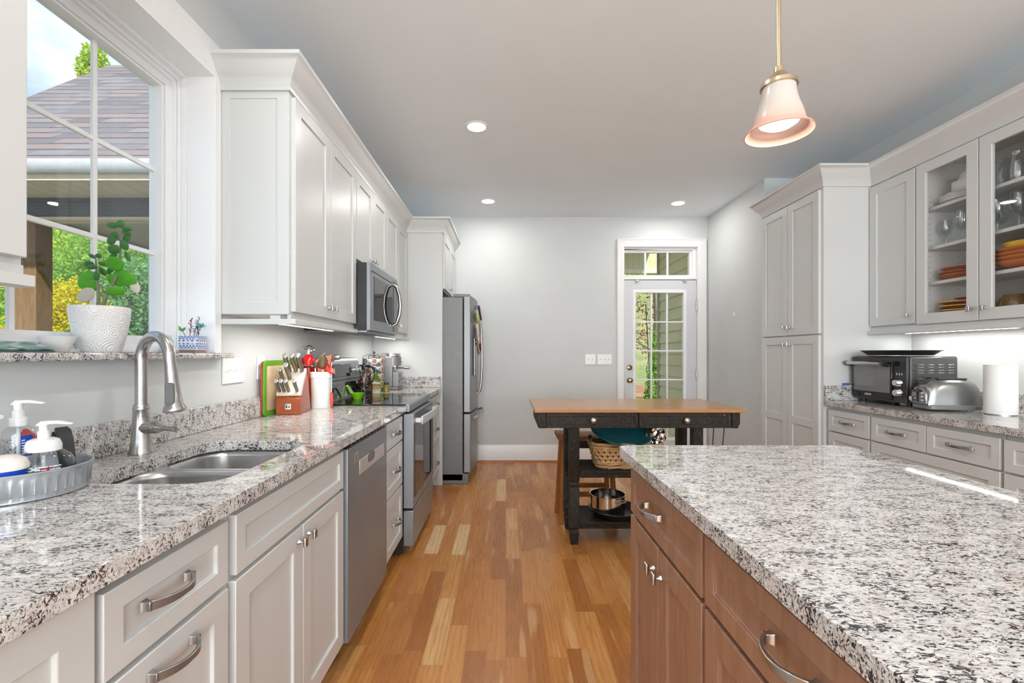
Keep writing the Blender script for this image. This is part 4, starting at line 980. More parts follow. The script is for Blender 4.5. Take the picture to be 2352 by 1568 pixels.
# stools behind the table
def stool(label, loc, rz=0):
    t = thing('wooden_stool', label, 'stool', loc, rz)
    n = 8; mb = MB(); mb.loft([[(-.215+.43*i/n, y, .585+.012*((i/n-.5)*2)**2+dz) for y, dz in ((-.125, 0), (.125, 0), (.125, .032), (-.125, .032))] for i in range(n+1)]); mb.build('seat', m_stool, t, .004)
    for sx in (-1, 1):
        for sy in (-1, 1):
            a = Vector((sx*.165, sy*.085, .588)); b = Vector((sx*.195, sy*.125, 0))
            MB().loft([[(b.x-.016, b.y-.016, 0), (b.x+.016, b.y-.016, 0), (b.x+.016, b.y+.016, 0), (b.x-.016, b.y+.016, 0)], [(a.x-.017, a.y-.017, a.z), (a.x+.017, a.y-.017, a.z), (a.x+.017, a.y+.017, a.z), (a.x-.017, a.y+.017, a.z)]]).build('leg', m_stool, t, .002)
    for sy in (-1, 1): MB().box(-.172, .172, sy*.113-.010, sy*.113+.010, .19, .225).build('stretcher', m_stool, t, .002)
    for sx in (-1, 1): MB().box(sx*.187-.010, sx*.187+.010, -.105, .105, .12, .155).build('stretcher', m_stool, t, .002)
    for sy in (-1, 1): MB().box(-.155, .155, sy*.085-.009, sy*.085+.009, .53, .585).build('seat_rail', m_worn, t, .002)
stool('wooden saddle stool behind the left legs of the black table', (.585, 3.41, 0))
t = thing('extension_lead', 'black cord hanging at the right end of the table down to the floor', 'cord', (1.50, 3.3, 0))
MB().tube([(1.456, 3.35, .80), (1.478, 3.34, .77), (1.50, 3.33, .70), (1.49, 3.32, .60), (1.485, 3.32, .35), (1.52, 3.33, .05), (1.58, 3.40, .006), (1.75, 3.6, .006)], .0035, 6).build('cord', m_black, t, world=True)
MB().tube([(1.457, 3.2, .79), (1.50, 3.2, .775), (1.515, 3.2, .70), (1.50, 3.2, .55), (1.49, 3.22, .30), (1.50, 3.25, .02)], .0035, 6).build('cord_loop', m_black, t, world=True)
# ================================================================ small things on the left counter and sill
def px(X, y, d): return Vector((0, 0, 0))
# tray with soaps
TX, TY = -1.081, 1.03
m_galv = plain('galvanised_tin', (.50, .535, .57), .40, metal=.7, var=.12, scale=30)
t = thing('tray', 'round galvanised metal tray holding soap bottles left of the sink', 'tray', (TX, TY, CT+.0005))
mb = MB(); seg = 168
def rr(i, r): return r+(.0028 if i % 4 == 0 else 0.)
mb.loft([[(r_*math.cos(2*math.pi*i/seg), r_*math.sin(2*math.pi*i/seg), z) for i in range(seg) for r_ in [rr(i, r) if f else r]] for r, z, f in
         ((.001, .0, 0), (.108, .0, 0), (.112, .002, 0), (.112, .012, 0), (.1135, .014, 1), (.116, .046, 1), (.117, .048, 0), (.1185, .056, 0), (.121, .057, 0), (.1215, .060, 0), (.1185, .061, 0), (.115, .056, 0), (.1115, .012, 0), (.110, .004, 0), (.001, .003, 0))])
mb.build('tray', m_galv, t)
ZT = CT+.004
def pump(t, z, s=1., a=0., L=.055, mat=m_white):
    c, q = math.cos(R(a)), math.sin(R(a)); mb = MB()
    mb.lathe([(.012*s, z), (.012*s, z+.022*s), (.009*s, z+.024*s), (.009*s, z+.036*s), (.011*s, z+.037*s), (.011*s, z+.043*s), (.001, z+.045*s)], (0, 0, 0), 20); b = mb.build('pump', mat, t)
    mb = MB(); mb.bar([(-.014*s*c, -.014*s*q, z+.038*s), (0, 0, z+.045*s), (L*.5*c, L*.5*q, z+.046*s), (L*c, L*q, z+.041*s)], [.012, .018, .014, .009], [.004, .008, .007, .004], (0, 0, 1)); mb.build('spout', mat, b, .002, seg=3)
t = thing('soap_bottle', 'wide round foaming soap bottle with a white pump in the tray', 'soap bottle', (-1.032, 1.03, ZT))
MB().lathe([(.001, .001), (.048, .001), (.0525, .008), (.0535, .052), (.052, .066), (.045, .079), (.034, .088), (.030, .092), (.001, .092)], (0, 0, 0), 36).build('bottle', m_liquid, t)
MB().lathe([(.031, .090), (.031, .103), (.027, .114), (.018, .118), (.001, .118)], (0, 0, 0), 28).build('collar', m_ceramic, t, .001)
pump(t, .114, .85, 8, .058)
MB().lathe([(.0045, .012), (.0045, .08)], (0, 0, 0), 10).build('dip_tube', m_white, t)
mb = MB()
for k in range(5):
    for q in range(3): 
        a0 = -1.45+q*.42
        for i in range(4): 
            a, b = a0+i*.09, a0+i*.09+.07+.02*((k+i) % 2)
            mb.poly([(.0541*math.cos(a), .0541*math.sin(a), .036+k*.0062), (.0541*math.cos(b), .0541*math.sin(b), .036+k*.0062), (.0541*math.cos(b), .0541*math.sin(b), .038+k*.0062), (.0541*math.cos(a), .0541*math.sin(a), .038+k*.0062)])
mb.build('printed_lines', m_white, t)
mb = MB(); mb.lathe([(.0537, .030), (.0537, .060)], (0, 0, 0), 36, cap=False); 
bmesh.ops.delete(mb.bm, geom=[v for v in mb.bm.verts if not (-1.0 < math.atan2(v.co.y, v.co.x) < -.45)], context='VERTS'); mb.build('red_label', plain('label_red', (.25, .02, .03), .4), t)
t = thing('soap_bottle', 'tall clear hand soap bottle with a white pump and a blue label', 'soap bottle', (-1.122, 1.062, ZT))
MB().lathe([(.001, .001), (.026, .001), (.028, .005), (.028, .124), (.026, .132), (.018, .139), (.014, .142), (.001, .142)], (0, 0, 0), 32).build('bottle', m_liquid, t)
MB().lathe([(.0155, .139), (.0155, .160), (.001, .160)], (0, 0, 0), 24).build('collar', m_white, t, .001)
pump(t, .155, .9, 5, .055)
mb = MB(); mb.lathe([(.0285, .072), (.0285, .120)], (0, 0, 0), 40, cap=False); bmesh.ops.delete(mb.bm, geom=[v for v in mb.bm.verts if not (-.75 < math.atan2(v.co.y, v.co.x) < .3)], context='VERTS'); lb = mb.build('label', plain('label_blue', (.012, .06, .42), .35), t)
for i, ch in enumerate('H'): pass
mb = MB()
for k in range(6): a = -.45; mb.box(.0286*math.cos(a)-.001, .0286*math.cos(a)+.001, .0286*math.sin(a)-.004+.0, .0286*math.sin(a)+.002, .078+k*.006, .0805+k*.006)
mb.build('label_print', m_white, lb)
MB().lathe([(.0035, .012), (.0035, .14)], (0, 0, 0), 8).build('dip_tube', m_white, t)
t = thing('lotion_bottle', 'clear pump bottle with purple lettering at the left edge', 'lotion bottle', (-1.103, .978, ZT))
MB().lathe([(.001, .001), (.030, .001), (.032, .006), (.031, .10), (.026, .122), (.014, .132), (.001, .132)], (0, 0, 0), 28).build('bottle', m_liquid, t)
mb = MB()
for k in range(5):
    a = .25; mb.box(.0305*math.cos(a)-.002, .0305*math.cos(a)+.002, .0305*math.sin(a)-.006, .0305*math.sin(a)+.004, .04+k*.011, .047+k*.011)
lb = mb.build('lettering', plain('print_purple', (.12, .04, .16), .4), t)
MB().lathe([(.014, .130), (.014, .150), (.009, .152), (.009, .175), (.001, .175)], (0, 0, 0), 18).build('pump', m_white, t)
MB().tube([(0, 0, .172), (.015, .0, .176), (.034, .0, .172)], [.006, .005, .0045], 10).build('spout', m_white, t)
t = thing('scrub_brush', 'blue scrub brush with a white pad in the front of the tray', 'brush', (-1.043, .962, ZT))
MB().lathe([(.001, .0), (.028, .0), (.029, .006), (.034, .060), (.035, .064), (.001, .064)], (0, 0, 0), 30).build('handle', plain('blue_plastic', (.01, .07, .55), .2), t)
MB().lathe([(.036, .065), (.037, .072), (.030, .086), (.016, .094), (.001, .096)], (0, 0, 0), 30).build('pad', plain('pad_white', (.78, .74, .70), .9, var=.1, bump=.4, bscale=150), t)
t = thing('squeeze_bottle', 'small bottle with a red cap behind the soap bottles', 'bottle', (-1.143, 1.108, ZT)); t.scale = (1, 1, 1.22)
MB().lathe([(.001, .001), (.012, .001), (.0125, .06), (.009, .068), (.001, .068)], (0, 0, 0), 18).build('bottle', plain('bottle_white', (.7, .7, .7), .3), t)
MB().loft([[(-.012, -.008, .066), (.012, -.008, .066), (.012, .008, .066), (-.012, .008, .066)], [(-.016, -.009, .095), (.012, -.009, .088), (.012, .009, .088), (-.016, .009, .095)], [(-.013, -.003, .105), (-.006, -.003, .102), (-.006, .003, .102), (-.013, .003, .105)]]).build('cap', plain('cap_red', (.55, .012, .012), .3), t, .003)
t = thing('sink_scrubber', 'dark grey curved scrubber leaning on the tray rim against the backsplash', 'scrubber', (-1.078, 1.082, ZT))
mb = MB(); pts = [(-.030, .062, .118), (-.018, .055, .122), (-.004, .046, .116), (.010, .038, .096), (.022, .031, .070), (.032, .026, .045), (.037, .024, .030)]
mb.bar(pts, [.014, .024, .028, .028, .025, .020, .010], [.006, .010, .012, .012, .011, .009, .006], (.55, -.35, .75)); mb.build('body', plain('scrubber_grey', (.022, .025, .025), .55), t, .004, seg=3)
mb = MB(); mb.bar([(p[0]-.010, p[1]+.006, p[2]-.012) for p in pts[1:6]], .028, .012, (.55, -.35, .75)); mb.build('bristles', plain('scrubber_dark', (.015, .016, .016), .9, bump=.5, bscale=200), t)

# ---- sill
ZS = 1.2135
def swirl():
    t = NT('swirl_relief'); v = t.coord(); vo = t.n('TexVoronoi', Vector=v, Scale=25., Randomness=.8)
    d = vo.outputs['Distance']; wv = t.math('SINE', t.math('MULTIPLY', d, 42.))
    t.bsdf(Base_Color=t.mix(t.noise(v, 6, 2), (.82, .81, .80), (.88, .88, .88)), Roughness=.35); t.bump(wv, .4, .003); return t.m
t = thing('potted_plant', 'jade plant with fleshy leaves in a white swirl-pattern pot on the sill', 'potted plant', (-1.30, 1.479, ZS))
MB().lathe([(.001, .0), (.050, .0), (.055, .006), (.068, .06), (.0765, .115), (.0775, .143), (.0755, .146), (.0725, .144), (.071, .118), (.001, .118)], (0, 0, 0), 64).build('pot', swirl(), t)
MB().lathe([(.0705, .122), (.05, .126), (.001, .128)], (0, 0, 0), 24).build('soil', plain('potting_soil', (.06, .04, .025), .95, var=.4, scale=80), t)
K = 1.479/1060
def P2(u, v, off=0.): return Vector(((u-230)*K, off, 1.21+(812-v)*K-ZS))
m_stem = plain('plant_stem', (.22, .26, .17), .6, var=.25, scale=60)
mb = MB()
mb.tube([P2(224, 708), P2(226, 690), P2(225, 660), P2(222, 630), P2(220, 600), P2(219, 586)], [.0055, .005, .0045, .0035, .0028, .002], 8)
mb.tube([P2(229, 708, .01), P2(238, 672, .01), P2(255, 648, .01), P2(266, 625, .01), P2(270, 590, .01), P2(271, 556, .01), P2(277, 520, .01)], [.006, .0058, .005, .0042, .0036, .003, .002], 8)
for a, b, o in (((225, 645), (210, 639), 0), ((226, 652), (212, 650), 0), ((229, 655), (248, 664), 0), ((262, 632), (285, 630), .01), ((262, 634), (292, 648), .012)): mb.tube([P2(*a, o), P2((a[0]+b[0])/2, (a[1]+b[1])/2+1, o), P2(*b, o)], .0022, 6)
mb.build('stem', m_stem, t)
def leafmat(name, c1, c2):
    t = NT(name); v = t.coord(); n = t.noise(v, 30, 3); c = t.mix(n, c1, c2)
    b = t.bsdf(Base_Color=c, Roughness=.45, Subsurface_Weight=0.); tr = t.n('BsdfTranslucent'); t.t.links.new(c, tr.inputs[0])
    m = t.n('MixShader'); m.inputs[0].default_value = .35; t.t.links.new(b.outputs[0], m.inputs[1]); t.t.links.new(tr.outputs[0], m.inputs[2]); t.t.links.new(m.outputs[0], t.out.inputs[0]); return t.m
mg = leafmat('jade_green', (.08, .48, .02), (.22, .66, .06)); md = leafmat('jade_dark', (.04, .24, .04), (.14, .36, .12)); mp = plain('jade_pale', (.62, .58, .50), .6, var=.1)
def leaf(mb, u, v, L, Wd, ang, tilt=25, off=0., yaw=0):
    m = Matrix.Rotation(R(yaw), 4, 'Z') @ Matrix.Rotation(R(-ang), 4, 'Y') @ Matrix.Rotation(R(tilt), 4, 'X')
    mb.ball(P2(u, v, off), 1, (L*K*.6, .0042, Wd*K*.66), 12, 8, m)
A, B, Dk = MB(), MB(), MB()
for a in ((199, 643, 40, 24, 55, 15, 0), (212, 655, 26, 20, 25, 20, 0), (265, 668, 38, 17, 6, 30, 0), (250, 640, 24, 19, -15, 10, .015), (282, 638, 48, 30, -22, 20, .01), (263, 648, 16, 12, 10, 10, .02), (269, 607, 36, 25, 3, 20, -.01)): leaf(A, *a)
for a in ((198, 677, 36, 23, 38, 5, 0), (300, 655, 30, 18, -60, 5, .015)): leaf(B, *a)
for a in ((253, 588, 22, 10, 60, 10, .01), (287, 588, 22, 9, -60, 10, .01), (261, 572, 24, 16, 10, 20, .0), (285, 562, 22, 16, -40, 15, 0), (256, 551, 20, 14, 55, 10, 0), (262, 540, 18, 13, 20, 10, 0), (279, 543, 16, 12, 60, 10, .02), (258, 517, 22, 11, -5, 10, .0), (276, 514, 15, 13, 80, 10, 0), (291, 525, 20, 8, -8, 30, 0), (286, 533, 20, 8, -20, 30, .01),
          (211, 588, 16, 7, -25, 20, 0), (226, 587, 9, 10, 80, 10, 0), (204, 606, 20, 10, 5, 20, 0), (237, 606, 20, 8, -15, 20, 0), (217, 614, 20, 9, 10, 25, -.01), (229, 622, 20, 10, -40, 10, .01), (228, 634, 18, 12, -70, 10, -.01), (248, 615, 26, 9, 55, 20, .012)): leaf(Dk, *a)
A.build('leaves', mg, t); o = B.build('pale_leaves', mp, t); o['label'] = 'pale felted leaf backs'; o = Dk.build('dark_leaves', md, t); o['label'] = 'small dark leaves towards the shoot tips'

t = thing('succulent_planter', 'small square blue and white patterned planter with wiry sprigs on the sill', 'potted plant', (-1.238, 1.825, ZS), 6)
def folk():
    t = NT('folk_pattern'); v = t.coord(); sp = t.n('SeparateXYZ'); t.t.links.new(v, sp.inputs[0]); z = sp.outputs[2]
    ck = t.n('TexChecker', Vector=t.coord((1, 1, 1)), Scale=170.); dots = t.n('TexVoronoi', Vector=t.coord((1, 1, 1)), Scale=62., Randomness=.1)
    fl = t.math('LESS_THAN', dots.outputs['Distance'], .36); band = lambda a, b: t.math('MULTIPLY', t.math('GREATER_THAN', z, a), t.math('LESS_THAN', z, b))
    k = t.math('MAXIMUM', t.math('MULTIPLY', ck.outputs['Fac'], t.math('MAXIMUM', band(.052, .062), band(.020, .030))), t.math('MULTIPLY', fl, band(.033, .050)))
    k = t.math('MAXIMUM', k, t.math('MAXIMUM', band(.0625, .0645), band(.0165, .0185)))
    c = t.mix(k, (.72, .76, .84), (.05, .13, .45)); c = t.mix(t.math('LESS_THAN', z, .012), c, (.30, .20, .17)); t.bsdf(Base_Color=c, Roughness=.3); return t.m
mb = MB().plate(rrect(-.036, .036, -.036, .036, .006), [], 'z', 0, .003)
MB().loft([[(x*k, y*k, z) for x, y in rrect(-.036, .036, -.036, .036, .006)] for k, z in ((.93, 0), (1, .066), (.93, .066), (.9, .055))]).build('pot', folk(), t); mb.bm.free()
mb = MB(); rnd = random.Random(3)
sprigs = (((-.012, 0, .06), (-.010, .004, .10), (-.004, .0, .135), 0), ((.0, .005, .06), (.012, .0, .10), (.026, .0, .140), 1), ((.012, -.005, .06), (.024, -.01, .085), (.043, -.014, .108), 2), ((-.022, -.008, .06), (-.028, -.012, .08), (-.036, -.012, .092), 3), ((.02, 0, .06), (.018, .004, .085), (.016, 0, .105), 1))
for a, b, c, k in sprigs: mb.tube([a, b, c], [.0018, .0014, .001], 6)
mb.build('stem', plain('sprig_stem', (.2, .12, .12), .6), t)
for kind, nm, col in ((0, 'red_leaves', (.32, .04, .07)), (1, 'purple_leaves', (.14, .08, .22)), (2, 'aqua_leaves', (.10, .42, .32)), (3, 'green_leaves', (.16, .34, .08))):
    mb = MB()
    for a, b, c, k in sprigs:
        if k != kind: continue
        n = 14 if k < 2 else 9
        for i in range(n):
            f = .25+.75*i/n if k < 2 else .72+.3*i/n; a1, b1, c1 = Vector(a), Vector(b), Vector(c); p = (a1*(1-f)+b1*f)*(1-f)+(b1*(1-f)+c1*f)*f
            m = Matrix.Rotation(rnd.uniform(0, 6.3), 4, 'Z') @ Matrix.Rotation(R(-35+rnd.uniform(-20, 20)), 4, 'Y') @ Matrix.Translation((.006 if k < 2 else .008, 0, 0))
            mb.ball(p, 1, (.006 if k < 2 else .010, .0022 if k < 2 else .004, .0012 if k < 2 else .003), 8, 5, m)
    o = mb.build(nm, plain(nm, col, .5, var=.2), t)
t = thing('glass_jar', 'small clear glass jar on the sill in front of the window jamb', 'jar', (-1.292, 1.755, ZS))
MB().lathe([(.001, .001), (.022, .001), (.024, .005), (.024, .045), (.018, .055), (.018, .066), (.0165, .066), (.0165, .055), (.0215, .045), (.0215, .006), (.001, .004)], (0, 0, 0), 26).build('jar', m_glass, t)
t = thing('white_dish', 'small white glass bowl on the sill behind the swirl pot', 'bowl', (-1.31, 1.348, ZS))
MB().lathe([(.001, .0), (.022, .0), (.026, .004), (.040, .038), (.043, .046), (.041, .047), (.036, .037), (.022, .007), (.001, .006)], (0, 0, 0), 32).build('bowl', m_ceramic, t)
t = thing('leaf_tile', 'slanted glass tray with a green leaf picture at the left end of the sill', 'picture tray', (-1.22, 1.13, ZS))
def leafpic():
    t = NT('leaf_picture'); n = t.noise(t.coord((14, 5, 5), rot=(0, 0, .5)), 2.2, 2, .5, 1.5)
    t.bsdf(Base_Color=t.ramp(n, [(.38, (.03, .12, .10)), (.5, (.16, .34, .28)), (.62, (.45, .55, .52))]), Roughness=.12); return t.m
mb = MB(); mb.M = Matrix.Rotation(R(18), 4, 'Y'); mb.box(-.065, .0, -.15, .115, .004, .010); mb.build('picture', leafpic(), t, .002)
mb = MB(); mb.M = Matrix.Rotation(R(18), 4, 'Y'); mb.box(-.068, .003, -.153, .118, .0, .0038); mb.build('back', m_side, t, .001)

# ---- cutting boards, knife block, crock
Z = CT+.0005; bx = WL+.0215
t = thing('cutting_board', 'red cutting board edge against the backsplash behind the green board', 'cutting board', (bx+.004, 2.42, Z))
MB().extr(rrect(2.262, 2.60, Z, Z+.272, .02), 'x', bx+.0003, bx+.0085).build('board', plain('board_red', (.42, .04, .03), .4), t, .002, world=True)
t = thing('cutting_board', 'green bordered cutting board with a cream centre leaning by the knife block', 'cutting board', (bx+.015, 2.43, Z))
MB().extr(rrect(2.264, 2.62, Z, Z+.276, .02), 'x', bx+.009, bx+.0175).build('border', plain('board_green', (.12, .36, .02), .4, var=.2, scale=5), t, .002, world=True)
MB().extr(rrect(2.29, 2.594, Z+.026, Z+.248, .01), 'x', bx+.0176, bx+.0190).build('centre', wood('board_cream', srgb(206, 176, 140), srgb(226, 200, 166), .5, (20, 20, 3)), t, .0005, world=True)
t = thing('cutting_board', 'dark brown wooden board standing on the backsplash side behind the white crock', 'cutting board', (bx+.01, 2.69, Z))
MB().extr(rrect(2.635, 2.735, Z, Z+.285, .012), 'x', bx+.0003, bx+.0100).build('board', wood('walnut', srgb(88, 54, 40), srgb(120, 78, 58), .4, (20, 20, 3)), t, .003, world=True)

t = thing('knife_block', 'slanted cherry wood knife block with a pale top holding steel-capped knives', 'knife block', (-1.103, 2.335, Z), 9)
m_cherry = wood('cherry', srgb(142, 66, 30), srgb(166, 84, 44), .3, (8, 8, 26))
MB().extr([(0, 0), (0, .082), (.012, .092), (.032, .092), (.135, .222), (.215, .0)], 'x', -.058, .058).build('base', m_cherry, t, .003)
F0, F1 = Vector((0, .008, .099)), Vector((0, .128, .226)); fd = (F1-F0).normalized(); fn = Vector((0, -fd.z, fd.y))
mb = MB(); mb.extr([(.010, .094), (.002, .104), (.122, .232), (.136, .222), (.034, .094)], 'x', -.0572, .0572); mb.build('top_face', wood('maple', srgb(226, 214, 190), srgb(242, 232, 214), .4, (20, 6, 6)), t, .002)
mb = MB().plate([(-.014, .028), (.014, .028), (.014, .056), (-.014, .056)], [], 'y', -.0012, .0005); lb = mb.build('badge', m_chrome, t, .0005)
mb = MB()
for sx in (-1, 1):
    mb.box(sx*.005-.003, sx*.005+.003, -.0018, -.0011, .034, .044); mb.box(sx*.005-.0022, sx*.005+.0022, -.0018, -.0011, .046, .050); mb.box(sx*.010-.001, sx*.010+.001, -.0018, -.0011, .036, .048)
mb.build('badge_mark', m_dark, lb)
rz = Matrix.Translation((-1.103, 2.335, Z)) @ Matrix.Rotation(R(9), 4, 'Z')
m_cap = plain('steel_cap', (.70, .70, .69), .22, metal=.8, var=.05)
def knife(label, x, f, L, r, name='kitchen_knife'):
    q = F0.lerp(F1, f); q.x = x
    t = thing(name, label, 'knife', rz @ q, 9)
    ax = fn; M = Matrix.Rotation(math.atan2(-ax.y, ax.z), 4, 'X')    # local z up the handle
    mb = MB(); mb.M = M; mb.box(-.001, .001, -r*.9, r*.9, -.03, .008); mb.build('blade', m_chrome, t)
    mb = MB(); mb.M = M; e = lambda k, z, s=0.: [(k*r*.72*math.cos(a*math.pi/6), k*r*math.sin(a*math.pi/6)+s, z) for a in range(12)]
    mb.loft([e(.85, .006), e(1.05, .012), e(.95, L*.35, -.001), e(1.1, L*.7, -.002), e(1.12, L*.96, .001)]); o = mb.build('handle', brushed('handle_taupe', (.22, .19, .155), .35, (30, 30, 3), .5) if 'handle_taupe' not in MATS else MATS['handle_taupe'], t)
    mb = MB(); mb.M = M; mb.loft([e(1.14, L*.955, .001), e(1.14, L*1.0, .001), e(.8, L*1.02, .001)]); mb.build('end_cap', m_cap, t)
for a in (('left steel-capped knife of the three longest in the back row of the block', -.022, .88, .13, .0145), ('middle steel-capped knife of the three longest in the back row of the block', .010, .89, .13, .0145), ('right steel-capped knife of the three longest in the back row of the block', .040, .90, .13, .0145),
          ('long knife alone in the middle row of the knife block', -.010, .60, .115, .014), ('thin knife at the left side of the middle row', -.040, .52, .095, .0112),
          ('leftmost short steak knife in the front row', -.044, .12, .088, .0112), ('second short steak knife from the left in the front row', -.022, .12, .088, .0112), ('third short steak knife from the left in the front row', .0, .12, .088, .0112), ('rightmost short steak knife in the front row', .040, .12, .088, .0112)):
    knife(*a)

CX, CY = -1.062, 2.652
t = thing('utensil_crock', 'white ceramic crock full of cooking utensils beside the knife block', 'crock', (CX, CY, Z))
MB().lathe([(.001, .0), (.052, .0), (.054, .004), (.056, .17), (.059, .172), (.0595, .204), (.058, .206), (.053, .204), (.051, .01), (.001, .006)], (0, 0, 0), 44).build('crock', m_ceramic, t)
def utensil(name, label, cat, base, tip, hmat, r=.005, off=(0, 0)):
    t = thing(name, label, cat, (CX+base[0], CY+base[1], Z+.012)); d = Vector(tip)-Vector((*base, 0)); d.z = tip[2]
    MB().tube([(0, 0, 0), d*.5, d], [r*.8, r, r], 8).build('handle', hmat, t); return t, d
m_red = plain('silicone_red', (.72, .07, .045), .35, var=.05)
def spoon_head(t, d, mat, L, Wd, holes, yaw, tilt, name='head'):
    m = Matrix.Translation(d) @ Matrix.Rotation(R(yaw), 4, 'Z') @ Matrix.Rotation(R(tilt), 4, 'Y'); mb = MB(); mb.M = m; n, k = 12, 8; G = []
    for i in range(n+1):
        x = i/n; wd = Wd*(math.sin(math.pi*min(1, .12+.88*x)**.8)**.6) if i < n else Wd*.15; G.append([(x*L, (j/k-.5)*wd, .012*((j/k-.5)*2)**2+.01*(x-.5)**2) for j in range(k+1)])
    o = None; mb.grid(G); o = mb.build(name, mat, t, solid=.0016)
    if holes:
        h = MB(); h.M = m
        for i in range(3, 11):
            for j in range(-2, 3):
                if abs(j)*.18 < .42*math.sin(math.pi*i/12): h.lathe([(.0028, -.0012), (.0028, .0022)], (i/12*L, j*Wd*.16+(Wd*.08 if i % 2 else 0), .0035+.012*(j*.32)**2), 8)
        h.build('holes', plain('hole_light', (.5, .47, .43), .6), o)
    return o
m_bronzeu = plain('utensil_bronze', (.33, .25, .18), .28, metal=.8)
t, d = utensil('slotted_spoon', 'steel slotted spoon leaning left out of the crock', 'spoon', (-.01, -.01), (-.03, -.01, .215), m_steelh); spoon_head(t, d, m_steelh, .085, .05, True, 185, -8)
t, d = utensil('skimmer', 'bronze perforated skimmer standing at the right of the crock', 'skimmer', (.0, -.02), (.02, -.03, .21), m_steelh); spoon_head(t, d, m_bronzeu, .10, .055, True, -55, -62)
t, d = utensil('spatula', 'broad red silicone spatula standing in the crock', 'spatula', (.0, .012), (.005, .02, .20), m_steelh)
mb = MB(); mb.loft([[(d.x-.030, d.y-.002, d.z-.02), (d.x+.026, d.y-.002, d.z-.02), (d.x+.026, d.y+.003, d.z-.02), (d.x-.030, d.y+.003, d.z-.02)], [(d.x-.038, d.y, d.z+.065), (d.x+.048, d.y, d.z+.092), (d.x+.048, d.y+.002, d.z+.092), (d.x-.038, d.y+.002, d.z+.065)]]); mb.build('blade', plain('silicone_coral', (.80, .16, .10), .35), t, .002)
t, d = utensil('ladle', 'red ladle head low at the right side of the crock', 'ladle', (.018, .0), (.042, -.005, .185), m_red); mb = MB(); mb.M = Matrix.Translation(d+Vector((.006, 0, .02))) @ Matrix.Rotation(R(60), 4, 'Y'); mb.lathe([(.002, -.022), (.018, -.016), (.03, .0), (.032, .012), (.030, .012), (.027, .0), (.016, -.013), (.001, -.018)], (0, 0, 0), 24); mb.build('bowl', m_red, t)
t, d = utensil('wooden_spoon', 'dark wooden spoon handle standing at the left of the crock', 'spoon', (-.022, .0), (-.036, .0, .235), MATS['walnut'], .006); MB().ball(d, 1, (.016, .006, .026), 10, 7).build('bowl', MATS['walnut'], t)
t, d = utensil('whisk', 'utensil with a thick brushed steel handle leaning right out of the crock', 'whisk', (.01, .028), (.052, .03, .25), m_steelh); MB().tube([d, d+Vector((.006, 0, .022)), d+Vector((.018, .0, .026)), d+Vector((.045, 0, .026)), d+Vector((.05, 0, .025))], [.006, .014, .0155, .0125, .004], 16).build('grip', m_steelh, t)
t = thing('peeler', 'peeler with a red handle hanging down the right side of the crock', 'peeler', (CX+.063, CY-.012, Z))
MB().tube([(-.004, 0, .205), (.001, 0, .2), (.002, 0, .09)], .0025, 8).build('shaft', m_steelh, t); MB().tube([(.001, 0, .004), (.003, 0, .02), (.004, 0, .05), (.003, 0, .08), (.002, 0, .092)], [.005, .008, .0085, .007, .004], 10).build('handle', m_red, t)
t = thing('fire_extinguisher', 'small red canister with a chrome lever valve behind the crock', 'fire extinguisher', (-1.152, 2.694, Z)); t.scale = (1., 1., 1.24)
MB().lathe([(.001, .0), (.035, .0), (.037, .004), (.037, .20), (.033, .225), (.018, .243), (.010, .247), (.001, .247)], (0, 0, 0), 32).build('cylinder', plain('extinguisher_red', (.62, .008, .012), .15), t)
mb = MB(); mb.lathe([(.011, .245), (.013, .262), (.009, .272), (.001, .274)], (0, 0, 0), 16); mb.ball((.016, -.004, .262), .010, seg=12); mb.ball((.034, -.006, .266), .008, seg=12); mb.tube([(-.034, -.01, .282), (-.015, -.006, .272), (0, 0, .268)], [.004, .004, .006], 8); mb.build('valve', m_chrome, t)
MB().bar([(-.012, 0, .284), (.008, 0, .288), (.02, 0, .282), (.026, 0, .274)], .010, .005, (0, 0, 1)).build('lever', m_black, t, .001)

# ---- on and beyond the range
t = thing('spoon_rest', 'bright green spoon rest with an arched handle on the cooktop', 'spoon rest', (-.985, 3.06, .9096))
m_lime = plain('glaze_lime', (.20, .56, .012), .12, var=.05)
MB().lathe([(.001, .0), (.026, .0), (.027, .004), (.032, .012), (.045, .034), (.0475, .040), (.045, .040), (.030, .016), (.001, .008)], (0, 0, 0), 32).build('bowl', m_lime, t)
MB().bar([(-.040, 0, .030), (-.050, 0, .055), (-.060, 0, .078), (-.070, 0, .088), (-.079, 0, .084), (-.085, 0, .065), (-.092, 0, .030), (-.098, 0, .006)], [.05, .035, .026, .022, .02, .019, .018, .016], .007, (.0, 1, 0)).build('handle', m_lime, t) if False else None
mb = MB(); arc = [(-.030, .030), (-.046, .056), (-.058, .078), (-.068, .088), (-.078, .085), (-.086, .066), (-.092, .032), (-.099, .004)]
ws = [.030, .024, .019, .016, .015, .014, .013, .012]; rings = []
for i, (x, z) in enumerate(arc):
    a = arc[min(i+1, 7)]; b = arc[max(i-1, 0)]; tv = Vector((a[0]-b[0], 0, a[1]-b[1])).normalized(); nv = Vector((-tv.z, 0, tv.x)); p = Vector((x, 0, z)); y = Vector((0, ws[i], 0))
    rings.append([p+y+nv*.0035, p-y+nv*.0035, p-y-nv*.0035, p+y-nv*.0035])
mb.loft(rings).build('handle', m_lime, t, .002)
